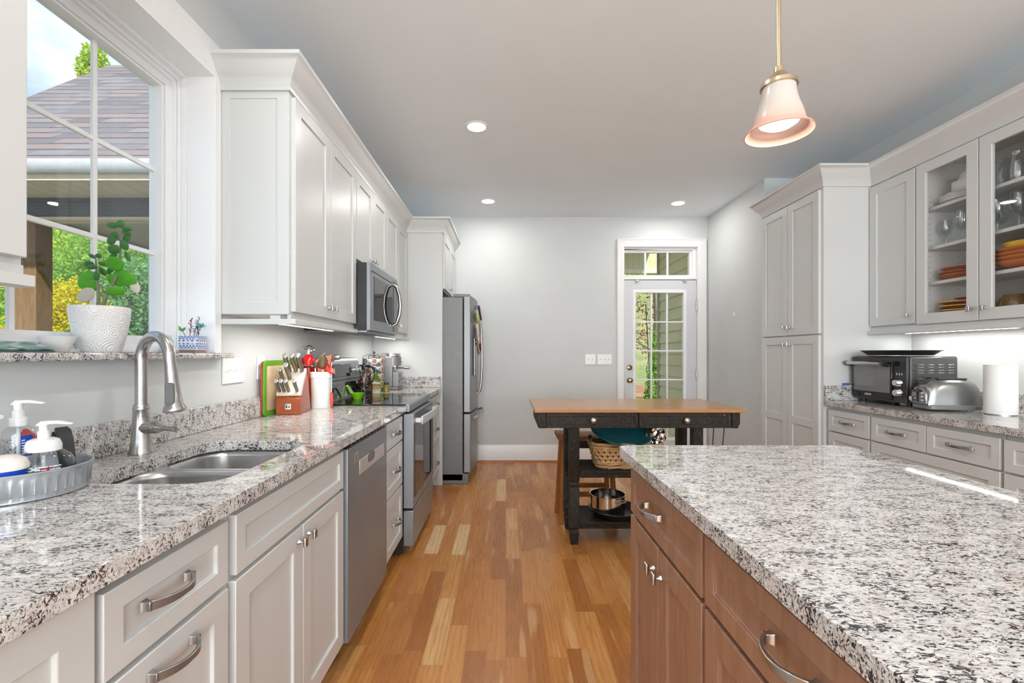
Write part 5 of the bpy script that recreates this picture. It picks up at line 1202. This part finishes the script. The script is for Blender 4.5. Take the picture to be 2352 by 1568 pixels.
def floral():
    t = NT('floral_print'); v = t.coord(); vo = t.n('TexVoronoi', Vector=v, Scale=105.); n = t.n('TexNoise', Vector=v, Scale=40., Detail=2.)
    sep = t.n('SeparateColor'); t.t.links.new(vo.outputs['Color'], sep.inputs[0])
    c = t.ramp(sep.outputs[0], [(0, (.02, .02, .025)), (.36, (.10, .10, .12)), (.5, (.62, .10, .05)), (.64, (.72, .42, .12)), (.78, (.30, .36, .16)), (.88, (.55, .52, .45)), (.96, (.12, .20, .34))], 'CONSTANT')
    k = t.ramp(t.noise(v, 34, 3), [(.44, 0.), (.50, 1.)]); c = t.mix(k, (.025, .026, .03), c)
    t.bsdf(Base_Color=c, Roughness=.2); return t.m
t = thing('electric_kettle', 'black floral print electric kettle beyond the cooktop', 'kettle', (-1.105, 3.60, Z))
MB().lathe([(.001, .022), (.055, .022), (.058, .03), (.055, .12), (.046, .20), (.043, .205), (.001, .205)], (0, 0, 0), 40).build('body', floral(), t)
MB().lathe([(.001, .0), (.058, .0), (.060, .006), (.060, .022), (.001, .022)], (0, 0, 0), 32).build('base', m_black, t)
MB().lathe([(.043, .2055), (.045, .212), (.044, .222), (.014, .228), (.012, .232), (.001, .232)], (0, 0, 0), 32).build('lid', plain('navy_plastic', (.02, .03, .05), .25), t)
MB().loft([[(-.012, -.012, .228), (.012, -.012, .228), (.012, .012, .228), (-.012, .012, .228)], [(-.011, -.011, .272), (.011, -.011, .272), (.011, .011, .272), (-.011, .011, .272)]]).build('lid_handle', plain('slate_knob', (.12, .17, .19), .35), t, .002)
MB().tube([(.036, 0, .212), (.060, 0, .208), (.078, 0, .185), (.086, 0, .14), (.083, 0, .09), (.070, 0, .05), (.054, 0, .035)], [.010, .012, .0125, .0125, .012, .011, .010], 12, flat=.8).build('handle', MATS['navy_plastic'], t)
t = thing('olive_oil_bottle', 'green olive oil bottle with banded label right of the kettle', 'bottle', (-.998, 3.545, Z), 20)
sq = lambda a, z: [(x, y, z) for x, y in rrect(-a, a, -a, a, a*.35, 4)]
MB().loft([sq(.028, 0), sq(.030, .004), sq(.030, .095), sq(.026, .118), sq(.015, .145), sq(.0125, .16), sq(.0125, .17)]).build('bottle', plain('oil_glass', (.14, .17, .008), .06, var=.2), t)
MB().lathe([(.0145, .160), (.0145, .188), (.012, .190), (.001, .190)], (0, 0, 0), 20).build('cap', plain('cap_green', (.01, .09, .01), .35), t)
for z0, z1, nm, c in ((.006, .034, 'label_cream', (.52, .47, .38)), (.034, .050, 'label_orange', (.62, .24, .03)), (.050, .069, 'label_green', (.03, .13, .03)), (.069, .080, 'label_rust', (.55, .12, .03)), (.080, .091, 'label_white', (.66, .62, .55))):
    MB().loft([sq(.0304, z0), sq(.0304, z1)], cap0=False, cap1=False).build(nm, plain(nm, c, .5, var=.15, scale=80), t)
mb = MB()
for k in range(7): mb.box(-.026+k*.0075, -.021+k*.0075, -.0312, -.0303, .056, .062)
for k in range(5): mb.box(-.022+k*.0095, -.016+k*.0095, -.0312, -.0303, .012, .018)
mb.build('label_lettering', plain('print_pale', (.7, .7, .55), .5), t)
t = thing('spice_jar', 'small amber bottle tucked behind the olive oil', 'jar', (-.965, 3.72, Z))
MB().lathe([(.001, .0), (.024, .0), (.025, .05), (.018, .06), (.001, .06)], (0, 0, 0), 22).build('jar', plain('amber_glass', (.22, .17, .04), .08), t); MB().lathe([(.019, .06), (.019, .078), (.001, .078)], (0, 0, 0), 18).build('lid', m_black, t)
# pod carousel
t = thing('pod_carousel', 'dark wire coffee pod carousel with a ball finial by the espresso machine', 'pod rack', (-1.085, 3.80, Z))
mw = plain('bronze_wire', (.10, .07, .045), .4, metal=.7); mb = MB(); mb.lathe([(.075, 0), (.078, .003), (.075, .007), (.001, .008)], (0, 0, 0), 32); mb.build('base', mw, t)
mb = MB(); mb.tube([(0, 0, .006), (0, 0, .312)], .004, 8); mb.ball((0, 0, .32), .011); mb.build('post', mw, t)
for k in range(6):
    a = 2*math.pi*k/6+.3; c, s_ = math.cos(a), math.sin(a); mb = MB()
    mb.tube([(r_*c, r_*s_, z) for r_, z in ((.078, .01), (.092, .035), (.074, .06), (.092, .085), (.074, .115), (.092, .14), (.074, .17), (.092, .195), (.074, .225), (.090, .25), (.088, .285), (.06, .30), (.02, .298), (.004, .29))], .0018, 6)
    mb.build('wire', mw, t)
first = None
for k in range(6):
    a = 2*math.pi*(k+.5)/6+.3
    for j in range(4):
        if math.sin(a) > .75: continue
        z = Z+.06+j*.063; loc = (-1.085+.052*math.cos(a), 3.80+.052*math.sin(a), z)
        if first is None:
            first = thing('coffee_pod', 'white single-serve coffee pod lying in the wire carousel', 'coffee pod', loc, math.degrees(a), 'coffee pods in the wire carousel')
            MB().lathe([(.001, -.022), (.016, -.022), (.0215, .018), (.024, .019), (.024, .021), (.001, .0212)], (0, 0, 0), 24, axis='x').build('cup', m_ceramic, first); MB().lathe([(.019, .0213), (.019, .0222), (.001, .0222)], (0, 0, 0), 24, axis='x').build('lid_print', plain('pod_print', (.38, .13, .08), .4, var=.6, scale=70), first)
        else: dup(first, loc, math.degrees(a))
t = thing('green_cup', 'bright green cup between kettle and olive oil bottle', 'cup', (-1.022, 3.665, Z))
MB().lathe([(.001, .001), (.026, .001), (.030, .006), (.034, .095), (.036, .10), (.034, .10), (.030, .012), (.001, .007)], (0, 0, 0), 26).build('cup', plain('cup_green', (.10, .62, .01), .25), t)
# espresso machine
t = thing('espresso_machine', 'grey espresso machine with portafilter beside the refrigerator panel', 'espresso machine', (-.915, 3.925, Z), 90)
m_esp = plain('silver_paint', (.30, .305, .31), .38, metal=.55, var=.04)
# own frame: front faces local -y (world +x), x runs away from the viewer
w = .185
MB().extr(rrect(.0, w, .0, .215, .02), 'z', .002, .024).build('drip_base', m_side, t, .003)
MB().box(.006, w-.006, .055, .212, .0245, .285).build('tower', m_esp, t, .008, seg=3)
MB().box(.012, w-.012, .004, .0545, .0245, .15).build('lower_front', m_esp, t, .006, seg=3)
mb = MB(); mb.extr([(.02+.145*.5+.082*math.cos(R(a)), .075+.078*math.sin(R(a))) for a in range(0, 360, 12)], 'z', .205, .282); hd = mb.build('brew_head', m_esp, t, .004, seg=3)
mb = MB(); mb.extr([(.0925+.086*math.cos(R(a)), .085+.084*math.sin(R(a))) for a in range(0, 360, 12)], 'z', .2825, .312); mb.build('top_rim', m_chrome, t, .006, seg=3)
mb = MB(); mb.lathe([(.033, .172), (.035, .176), (.035, .2045), (.001, .2045)], (.0925, .05, 0), 24); p = mb.build('portafilter', m_chrome, t)
MB().tube([(.0925, .018, .186), (.0925, -.02, .187), (.0925, -.035, .187), (.0925, -.075, .187), (.0925, -.079, .187)], [.007, .008, .0125, .0125, .009], 14).build('handle', m_steelh, p)
mb = MB()
for z in (.072, .095, .118): mb.lathe([(.007, .0039), (.007, .001), (.001, .0005)], (.055+.02*(z > .08), 0, z), 12, axis='y')
mb.build('buttons', m_dark, t)
MB().box(.07, .115, -.0045, -.0022, .235, .242).build('badge', m_dark, hd)
# ================================================================ outdoors
m_grass = None
def ground_mat(name, c1, c2, c3, scale):
    t = NT(name); v = t.coord(); n = t.noise(v, scale, 6, .65); n2 = t.noise(v, scale*.12, 3)
    c = t.mix(t.ramp(n, [(.35, 0.), (.65, 1.)]), c1, c2); c = t.mix(t.ramp(n2, [(.45, 0.), (.65, .7)]), c, c3)
    t.bsdf(Base_Color=c, Roughness=.9); t.bump(n, .6, .05); MATS[name] = t.m; return t.m
mg_ = ground_mat('lawn', (.11, .155, .045), (.21, .225, .075), (.29, .26, .12), 9)
my_ = ground_mat('side_yard', (.19, .185, .16), (.25, .24, .21), (.22, .21, .17), 9)  # unseen ground, neutral grey chosen for the light it bounces up
mm_ = ground_mat('mulch', (.16, .07, .03), (.34, .17, .08), (.42, .25, .12), 22)
# sloping yard: level by the house, rising to a hill behind
def gz(x, y):
    h = -.75 if x < -1.5 else -.16
    if -2.5 < x < -1.0: h = -.75+(.59)*(x+2.5)/1.5
    if x >= -1.0: h = -.16
    k = max(0, y-(22 if x > -1 else 11.5))
    return h+(min(k*.42, 11) if x > -1 else min(k*.155, 6))*(1 if x > -3 else max(0, 1-(-3-x)/6))
ys = [-40, -10, 0, 3, 5.4, 7, 9, 11, 12, 14, 18, 22, 26, 32, 42, 52, 80]
mb = MB(); mb.grid([[(x, y, gz(x, y)) for y in ys] for x in (-1.0, 0, 1, 2, 3, 4, 6, 9, 14, 30, 60)]); o = mb.build('lawn', mg_, smooth=60); tag(o, 'sunlit green lawn rising to a hill behind the house', 'lawn', kind='structure')
mb = MB(); mb.grid([[(x, y, gz(x, y)) for y in ys] for x in (-70, -40, -25, -15, -9, -6, -3, -2.5, -1.5, -1.0)]); o = mb.build('side_yard', my_, smooth=60); tag(o, 'unseen grey side yard below the sink window', 'yard', kind='structure')
mb = MB(); mb.grid([[(x, y, gz(x, y)+.02+.03*math.sin(3*x)*math.sin(2*y)) for y in (14.2, 15.5, 17, 18.5, 20)] for x in (2.0, 3, 4, 5, 6, 7.5, 9)]); o = mb.build('mulch_bed', mm_); tag(o, 'reddish brown mulch bed seen through the back door', 'mulch bed', kind='structure')

def shingles():
    t = NT('roof_shingles'); tc = t.n('TexCoord')
    sp = t.n('SeparateXYZ'); t.t.links.new(tc.outputs['UV'], sp.inputs[0]); v = t.math('DIVIDE', sp.outputs[1], .19); row = t.math('FLOOR', v); fv = t.math('FRACT', v)
    w1 = t.n('TexWhiteNoise', noise_dimensions='1D'); t.t.links.new(row, w1.inputs['W'])
    u = t.math('DIVIDE', t.math('ADD', sp.outputs[0], t.math('ADD', t.math('MULTIPLY', w1.outputs[0], 3.), t.math('MULTIPLY', fv, -.10))), .5); ci = t.math('FLOOR', u); fu = t.math('FRACT', u)
    cb = t.n('CombineXYZ'); t.t.links.new(row, cb.inputs[0]); t.t.links.new(ci, cb.inputs[1]); w2 = t.n('TexWhiteNoise', noise_dimensions='2D'); t.t.links.new(cb.outputs[0], w2.inputs['Vector'])
    c = t.ramp(w2.outputs[0], [(0., srgb(92, 87, 93)), (.35, srgb(112, 109, 116)), (.6, srgb(124, 120, 126)), (.85, srgb(126, 111, 111)), (1., srgb(104, 98, 106))])
    lift = t.math('MULTIPLY', t.math('GREATER_THAN', w2.outputs[0], .45), .10)
    edge = t.math('LESS_THAN', fv, t.math('ADD', .10, lift)); c = t.mix(t.math('MULTIPLY', edge, .85), c, (.03, .028, .032))
    c = t.mix(t.math('MULTIPLY', t.math('LESS_THAN', fu, .02), .6), c, (.05, .05, .055))
    n = t.noise(t.coord(), 60, 4, .7); c = t.mix(t.math('MULTIPLY', n, .35), c, (.12, .11, .12))
    t.bsdf(Base_Color=c, Roughness=.9); t.bump(n, .4, .01); return t.m
def lap(name, c1, c2, pitch, axis=2):
    t = NT(name); sp = t.n('SeparateXYZ'); t.t.links.new(t.coord(), sp.inputs[0]); f = t.math('FRACT', t.math('DIVIDE', sp.outputs[axis], pitch))
    n = t.noise(t.coord((1, 1, 9)), 4, 3); c = t.mix(n, c1, c2); c = t.mix(t.math('MULTIPLY', t.math('LESS_THAN', f, .05), .6), c, tuple(x*.35 for x in c1))
    t.bsdf(Base_Color=c, Roughness=.6); t.bump(f, .6, .02); return t.m
m_beam = lap('slate_siding', (.075, .085, .105), (.10, .11, .13), .19)
m_soff = lap('soffit_boards', (.66, .58, .44), (.74, .66, .52), .22, 0)
m_pceil = lap('porch_ceiling_boards', (.34, .33, .26), (.40, .39, .31), .085, 0)
m_olive = lap('olive_siding', (.84, .74, .40), (.90, .80, .46), 3.)
m_gut = plain('gutter_white', (.55, .57, .60), .4)
t = thing('house_wing', 'neighbouring wing with grey shingle roof, white gutter and covered porch', 'house', (-4.5, 7, gz(-4.5, 7)))
y0, z0, y1, z1, xl, xr = 5.52, 3.47, 8.62, 6.57, -7.55, -2.0
mb = MB(); G = []; nl = 1
v = [(xl+.45, y0, z0), (xr, y0, z0), (xr, y1, z1), (xl, y1, z1)]
f = mb.poly([(xl-.12, y0, z0), (xr, y0, z0), (xr, y1, z1), (xl+.12, y1, z1)])
uv = mb.bm.loops.layers.uv.new('UVMap')
for l in f.loops: l[uv].uv = (l.vert.co.x, math.hypot(l.vert.co.y-y0, l.vert.co.z-z0))
f2 = mb.poly([(xl+.12, y1, z1), (xr, y1, z1), (xr, y1+3.1, z0), (xl-.12, y1+3.1, z0)])
for l in f2.loops: l[uv].uv = (l.vert.co.x, math.hypot(l.vert.co.y-y0, l.vert.co.z-z0))
mb.build('roof', shingles(), t, world=True, smooth=0, solid=.05)
mb = MB(); mb.extr([(y0-.06, z0+.04), (y0-.13, z0+.02), (y0-.13, z0-.06), (y0-.08, z0-.12), (y0-.04, z0-.12), (y0-.04, z0+.02)], 'x', xl, xr)
mb.build('gutter', m_gut, t, .004, world=True)
MB().box(xl, xr, y0-.035, y0+.0, z0-.20, z0-.0).build('fascia', plain('fascia_tan', (.58, .50, .38), .5), t, world=True)
MB().box(xl, xr, y0+.0, 6.2, z0-.17, z0-.155).build('soffit', m_soff, t, world=True)
MB().box(xl+.9, xr, 6.19, 6.34, 3.04, z0-.17).build('header_beam', m_beam, t, world=True)
MB().box(xl+.9, xr, 6.17, 6.36, 3.0, 3.04).build('beam_trim', MATS['fascia_tan'], t, world=True)
MB().box(-6.18, xr, 6.36, 8.6, 3.04, 3.07).build('porch_ceiling', m_pceil, t, world=True)
MB().box(-6.36, -6.18, 6.34, 8.6, 2.98, 3.2).build('side_beam', m_pceil, t, world=True)
def postwood():
    t = NT('post_wood'); v = t.coord((9, 9, 1.2)); n = t.noise(v, 1.6, 5, .6, 2.5); vo = t.n('TexVoronoi', Vector=t.coord((3.2, 3.2, 2.1)), Scale=1.2)
    kn = t.ramp(vo.outputs['Distance'], [(.06, 1.), (.14, 0.)]); c = t.mix(n, srgb(84, 58, 36), srgb(150, 118, 80)); t.bsdf(Base_Color=t.mix(kn, c, srgb(54, 34, 24)), Roughness=.8); t.bump(n, .3, .01); return t.m
MB().box(-6.62, -6.30, 6.18, 6.42, gz(-6.4, 6.3)-.05, 3.05).build('porch_post', postwood(), t, .01, world=True)
MB().box(-6.9, -6.8, 8.9, 9.0, gz(-6.9, 9), 3.0).build('far_post', m_gut, t, world=True)
mb = MB(); mb.box(-2.2, -2.0, 6.34, 11.6, gz(-2, 9)-.1, 3.4); mb.build('side_wall', m_beam, t, world=True)

# porch outside the back door
t = thing('back_porch', 'tan boarded porch roof outside the back door', 'porch', (1.5, 6.5, 2.62))
MB().box(1.1, 2.5, 5.335, 7.9, 3.30, 3.34).build('ceiling', lap('porch_boards', (.62, .56, .34), (.72, .66, .42), .10, 0), t, world=True)
MB().box(1.1, 3.2, 7.86, 7.94, 2.64, 3.30).build('header_boards', lap('header_boards', (.66, .60, .37), (.74, .68, .44), .095, 0), t, world=True)
MB().box(1.1, 3.2, 7.84, 7.96, 2.58, 2.64).build('beam', plain('beam_tan', (.80, .72, .54), .5), t, world=True)
MB().box(1.05, 2.6, 5.335, 8.0, 3.345, 3.45).build('roof', plain('roof_grey', (.2, .2, .2), .9), t, world=True)
t = thing('garden_wall', 'olive lap-sided house wall receding outside the back door', 'house wall', (2.3, 6.0, -.16))
mb = MB(); prof = []; k = 0
for i in range(23):
    z = -.14+i*.15; prof += [(0, z), (.018, z), (.002, z+.15)]
prof = [(2.215-o, z) for o, z in prof]
mb.loft([[(x, y, z) for x, z in prof+[(2.4, 3.3), (2.4, -.14)]] for y in (5.335, 6.62)]); mb.build('lap_siding', m_olive, t, world=True, smooth=0)
MB().box(2.19, 2.42, 6.621, 6.70, -.14, 3.3).build('corner_board', plain('corner_tan', (.40, .36, .22), .5), t, world=True)
mb = MB().box(.9, 2.19, 5.335, 6.9, -.16, -.03); o = mb.build('porch_step', plain('concrete', (.62, .61, .58), .85, bump=.3)); tag(o, 'pale concrete step outside the back door', 'step', kind='structure')

# foliage: every tree its own crown and trunk
def leafy(name, c1, c2, c3=None):
    t = NT(name); gi = t.n('ObjectInfo'); v = t.coord(); n = t.noise(v, 3., 4, .7); n2 = t.noise(v, 26., 2)
    c = t.mix(t.ramp(n, [(.35, 0.), (.65, 1.)]), c1, c2); c = t.mix(t.ramp(n2, [(.45, 0.), (.7, .6)]), c, c3 or c2)
    d = t.n('BsdfDiffuse'); t.t.links.new(c, d.inputs[0]); tr = t.n('BsdfTranslucent'); t.t.links.new(c, tr.inputs[0]); m = t.n('MixShader'); m.inputs[0].default_value = .45
    t.t.links.new(d.outputs[0], m.inputs[1]); t.t.links.new(tr.outputs[0], m.inputs[2]); t.t.links.new(m.outputs[0], t.out.inputs[0]); return t.m
def crown(parent, blobs, n, size, mat, seed, name='crown'):
    rg = np.random.RandomState(seed); tot = sum(b[3]*b[4] for b in blobs); pts = []
    for x, y, z, a, b in blobs:
        k = int(n*a*b/tot); d = rg.normal(size=(k, 3)); d /= np.linalg.norm(d, axis=1)[:, None]
        r = rg.uniform(.55, 1.04, size=(k, 1)); lump = 1+.18*np.sin(7*d[:, :1]+3*d[:, 1:2])*np.cos(6*d[:, 2:3]); pts.append(d*r*lump*np.array([a, a, b])+np.array([x, y, z]))
    p = np.concatenate(pts); k = len(p); u = rg.normal(size=(k, 3)); u /= np.linalg.norm(u, axis=1)[:, None]; w = rg.normal(size=(k, 3)); w -= (w*u).sum(1)[:, None]*u; w /= np.linalg.norm(w, axis=1)[:, None]
    s = size*rg.uniform(.6, 1.3, size=(k, 1)); q = np.stack([p-u*s, p-w*s*.42, p+u*s, p+w*s*.42], 1).reshape(-1, 3)
    me = bpy.data.meshes.new(name); me.from_pydata(q.tolist(), [], np.arange(k*4).reshape(-1, 4).tolist()); me.materials.append(mat); o = bpy.data.objects.new(name, me); C.objects.link(o); o.parent = parent; return o
m_bark = plain('bark', (.10, .075, .055), .9, var=.3, scale=20, bump=.5)
def tree(label, x, y, blobs, n, size, mat, seed, kind='tree', h=2.5, r=.14, group=None):
    t = thing(kind, label, 'tree' if kind == 'tree' else 'shrub', (x, y, gz(x, y)), 0, group)
    MB().tube([(0, 0, -.1), (.05, 0, h*.5), (0, .05, h)], [r*1.3, r, r*.6], 10).build('trunk', m_bark, t)
    crown(t, blobs, n, size, mat, seed); return t
lg = leafy('leaf_light', (.26, .44, .04), (.52, .66, .10), (.70, .72, .18)); mgm = leafy('leaf_mid', (.12, .32, .04), (.32, .54, .10), (.50, .62, .16)); dg = leafy('leaf_deep', (.08, .26, .07), (.22, .44, .14), (.36, .54, .20)); yl = leafy('leaf_yellow', (.42, .46, .03), (.80, .62, .02), (.90, .72, .04)); bl = leafy('leaf_bluegreen', (.10, .30, .12), (.26, .48, .22), (.40, .56, .28))
tree('light green tree seen left of the swirl pot through the sink window', -13.2, 14.0, [(0, 0, 4.3, 1.9, 1.5), (-1.2, .3, 3.0, 1.6, 1.4), (.9, -.4, 3.0, 1.5, 1.3), (.2, -.8, 2.0, 1.6, 1.2)], 34000, .066, lg, 1, h=3)
tree('mid green tree behind the plant leaves in the sink window', -11.0, 13.2, [(0, 0, 4.0, 1.7, 1.5), (-.9, -.5, 2.8, 1.5, 1.3), (.9, 0, 2.7, 1.5, 1.4), (0, -.7, 1.7, 1.5, 1.1)], 34000, .066, mgm, 2, h=3)
tree('blue green tree at the right side of the sink window', -9.5, 12.6, [(0, 0, 3.3, 1.4, 1.4), (-.7, -.3, 2.3, 1.3, 1.2), (.7, .2, 2.2, 1.4, 1.3), (0, -.6, 1.3, 1.4, 1.0)], 30000, .062, bl, 3, h=2.5)
tree('tall deep green tree farther back past the porch post', -17.0, 19.5, [(0, 0, 6.0, 2.6, 2.3), (-1.8, 0, 4.4, 2.3, 2.0), (1.8, 0, 4.2, 2.4, 2.0), (0, -1, 2.6, 2.6, 1.8)], 30000, .10, dg, 4, h=4, r=.2)
tree('deep green tree farther back at the right of the sink window', -13.6, 19.0, [(0, 0, 5.0, 2.4, 2.2), (-1.6, 0, 3.6, 2.1, 1.8), (1.7, 0, 3.4, 2.3, 1.9), (0, -1, 2.2, 2.4, 1.6)], 30000, .10, dg, 5, h=4, r=.2)
tree('tall bright tree rising above the shingle roof', -18.6, 21.5, [(-.6, 0, 14.9, .6, 1.5), (.7, 0, 13.9, 1.1, 1.1), (-.2, 0, 12.4, 1.5, 1.6), (0, 0, 9.6, 2.4, 2.6)], 26000, .12, lg, 6, h=12, r=.3)
tree('yellow flowering shrub below the light green tree', -9.75, 10.3, [(.1, -.2, 2.2, 1.0, 1.1), (-.6, -.2, 1.6, .95, 1.0), (.7, -.3, 1.5, .85, .9), (.1, .0, 3.1, .55, .55)], 28000, .042, yl, 7, 'shrub', 1.2, .05)
tree('low green shrub at the foot of the yellow flowering shrub', -8.6, 9.8, [(0, 0, 1.0, .9, .8), (.7, 0, .9, .8, .7), (-.6, 0, .8, .8, .7)], 15000, .045, lg, 8, 'shrub', .8, .04)
tree('dense green shrub low at the right of the sink window', -7.5, 9.9, [(0, 0, 1.1, .9, .9), (.8, .3, 1.3, .9, 1.0), (-.5, 0, .8, .8, .7)], 16000, .045, mgm, 9, 'shrub', .8, .04)
tree('narrow green shrub beside the olive wall outside the back door', 2.64, 8.25, [(0, 0, .75, .14, .75), (-.04, 0, .4, .16, .4), (.03, 0, 1.35, .10, .45)], 2600, .032, mgm, 10, 'shrub', 1.4, .02)
tree('reddish leaved sapling beside the narrow shrub outside the back door', 2.62, 8.6, [(-.1, 0, 2.0, .28, .35), (0, 0, 1.55, .22, .3), (-.15, -.1, 2.45, .3, .25)], 420, .032, leafy('leaf_red', (.28, .06, .05), (.40, .14, .08)), 11, 'shrub', 2.3, .014)
tree('leafy tree on the hill far beyond the back door', 8.2, 25.5, [(0, 0, 5.2, 1.5, 1.2), (-.8, 0, 4.4, 1.1, .9)], 2500, .12, lg, 12, h=4, r=.08)
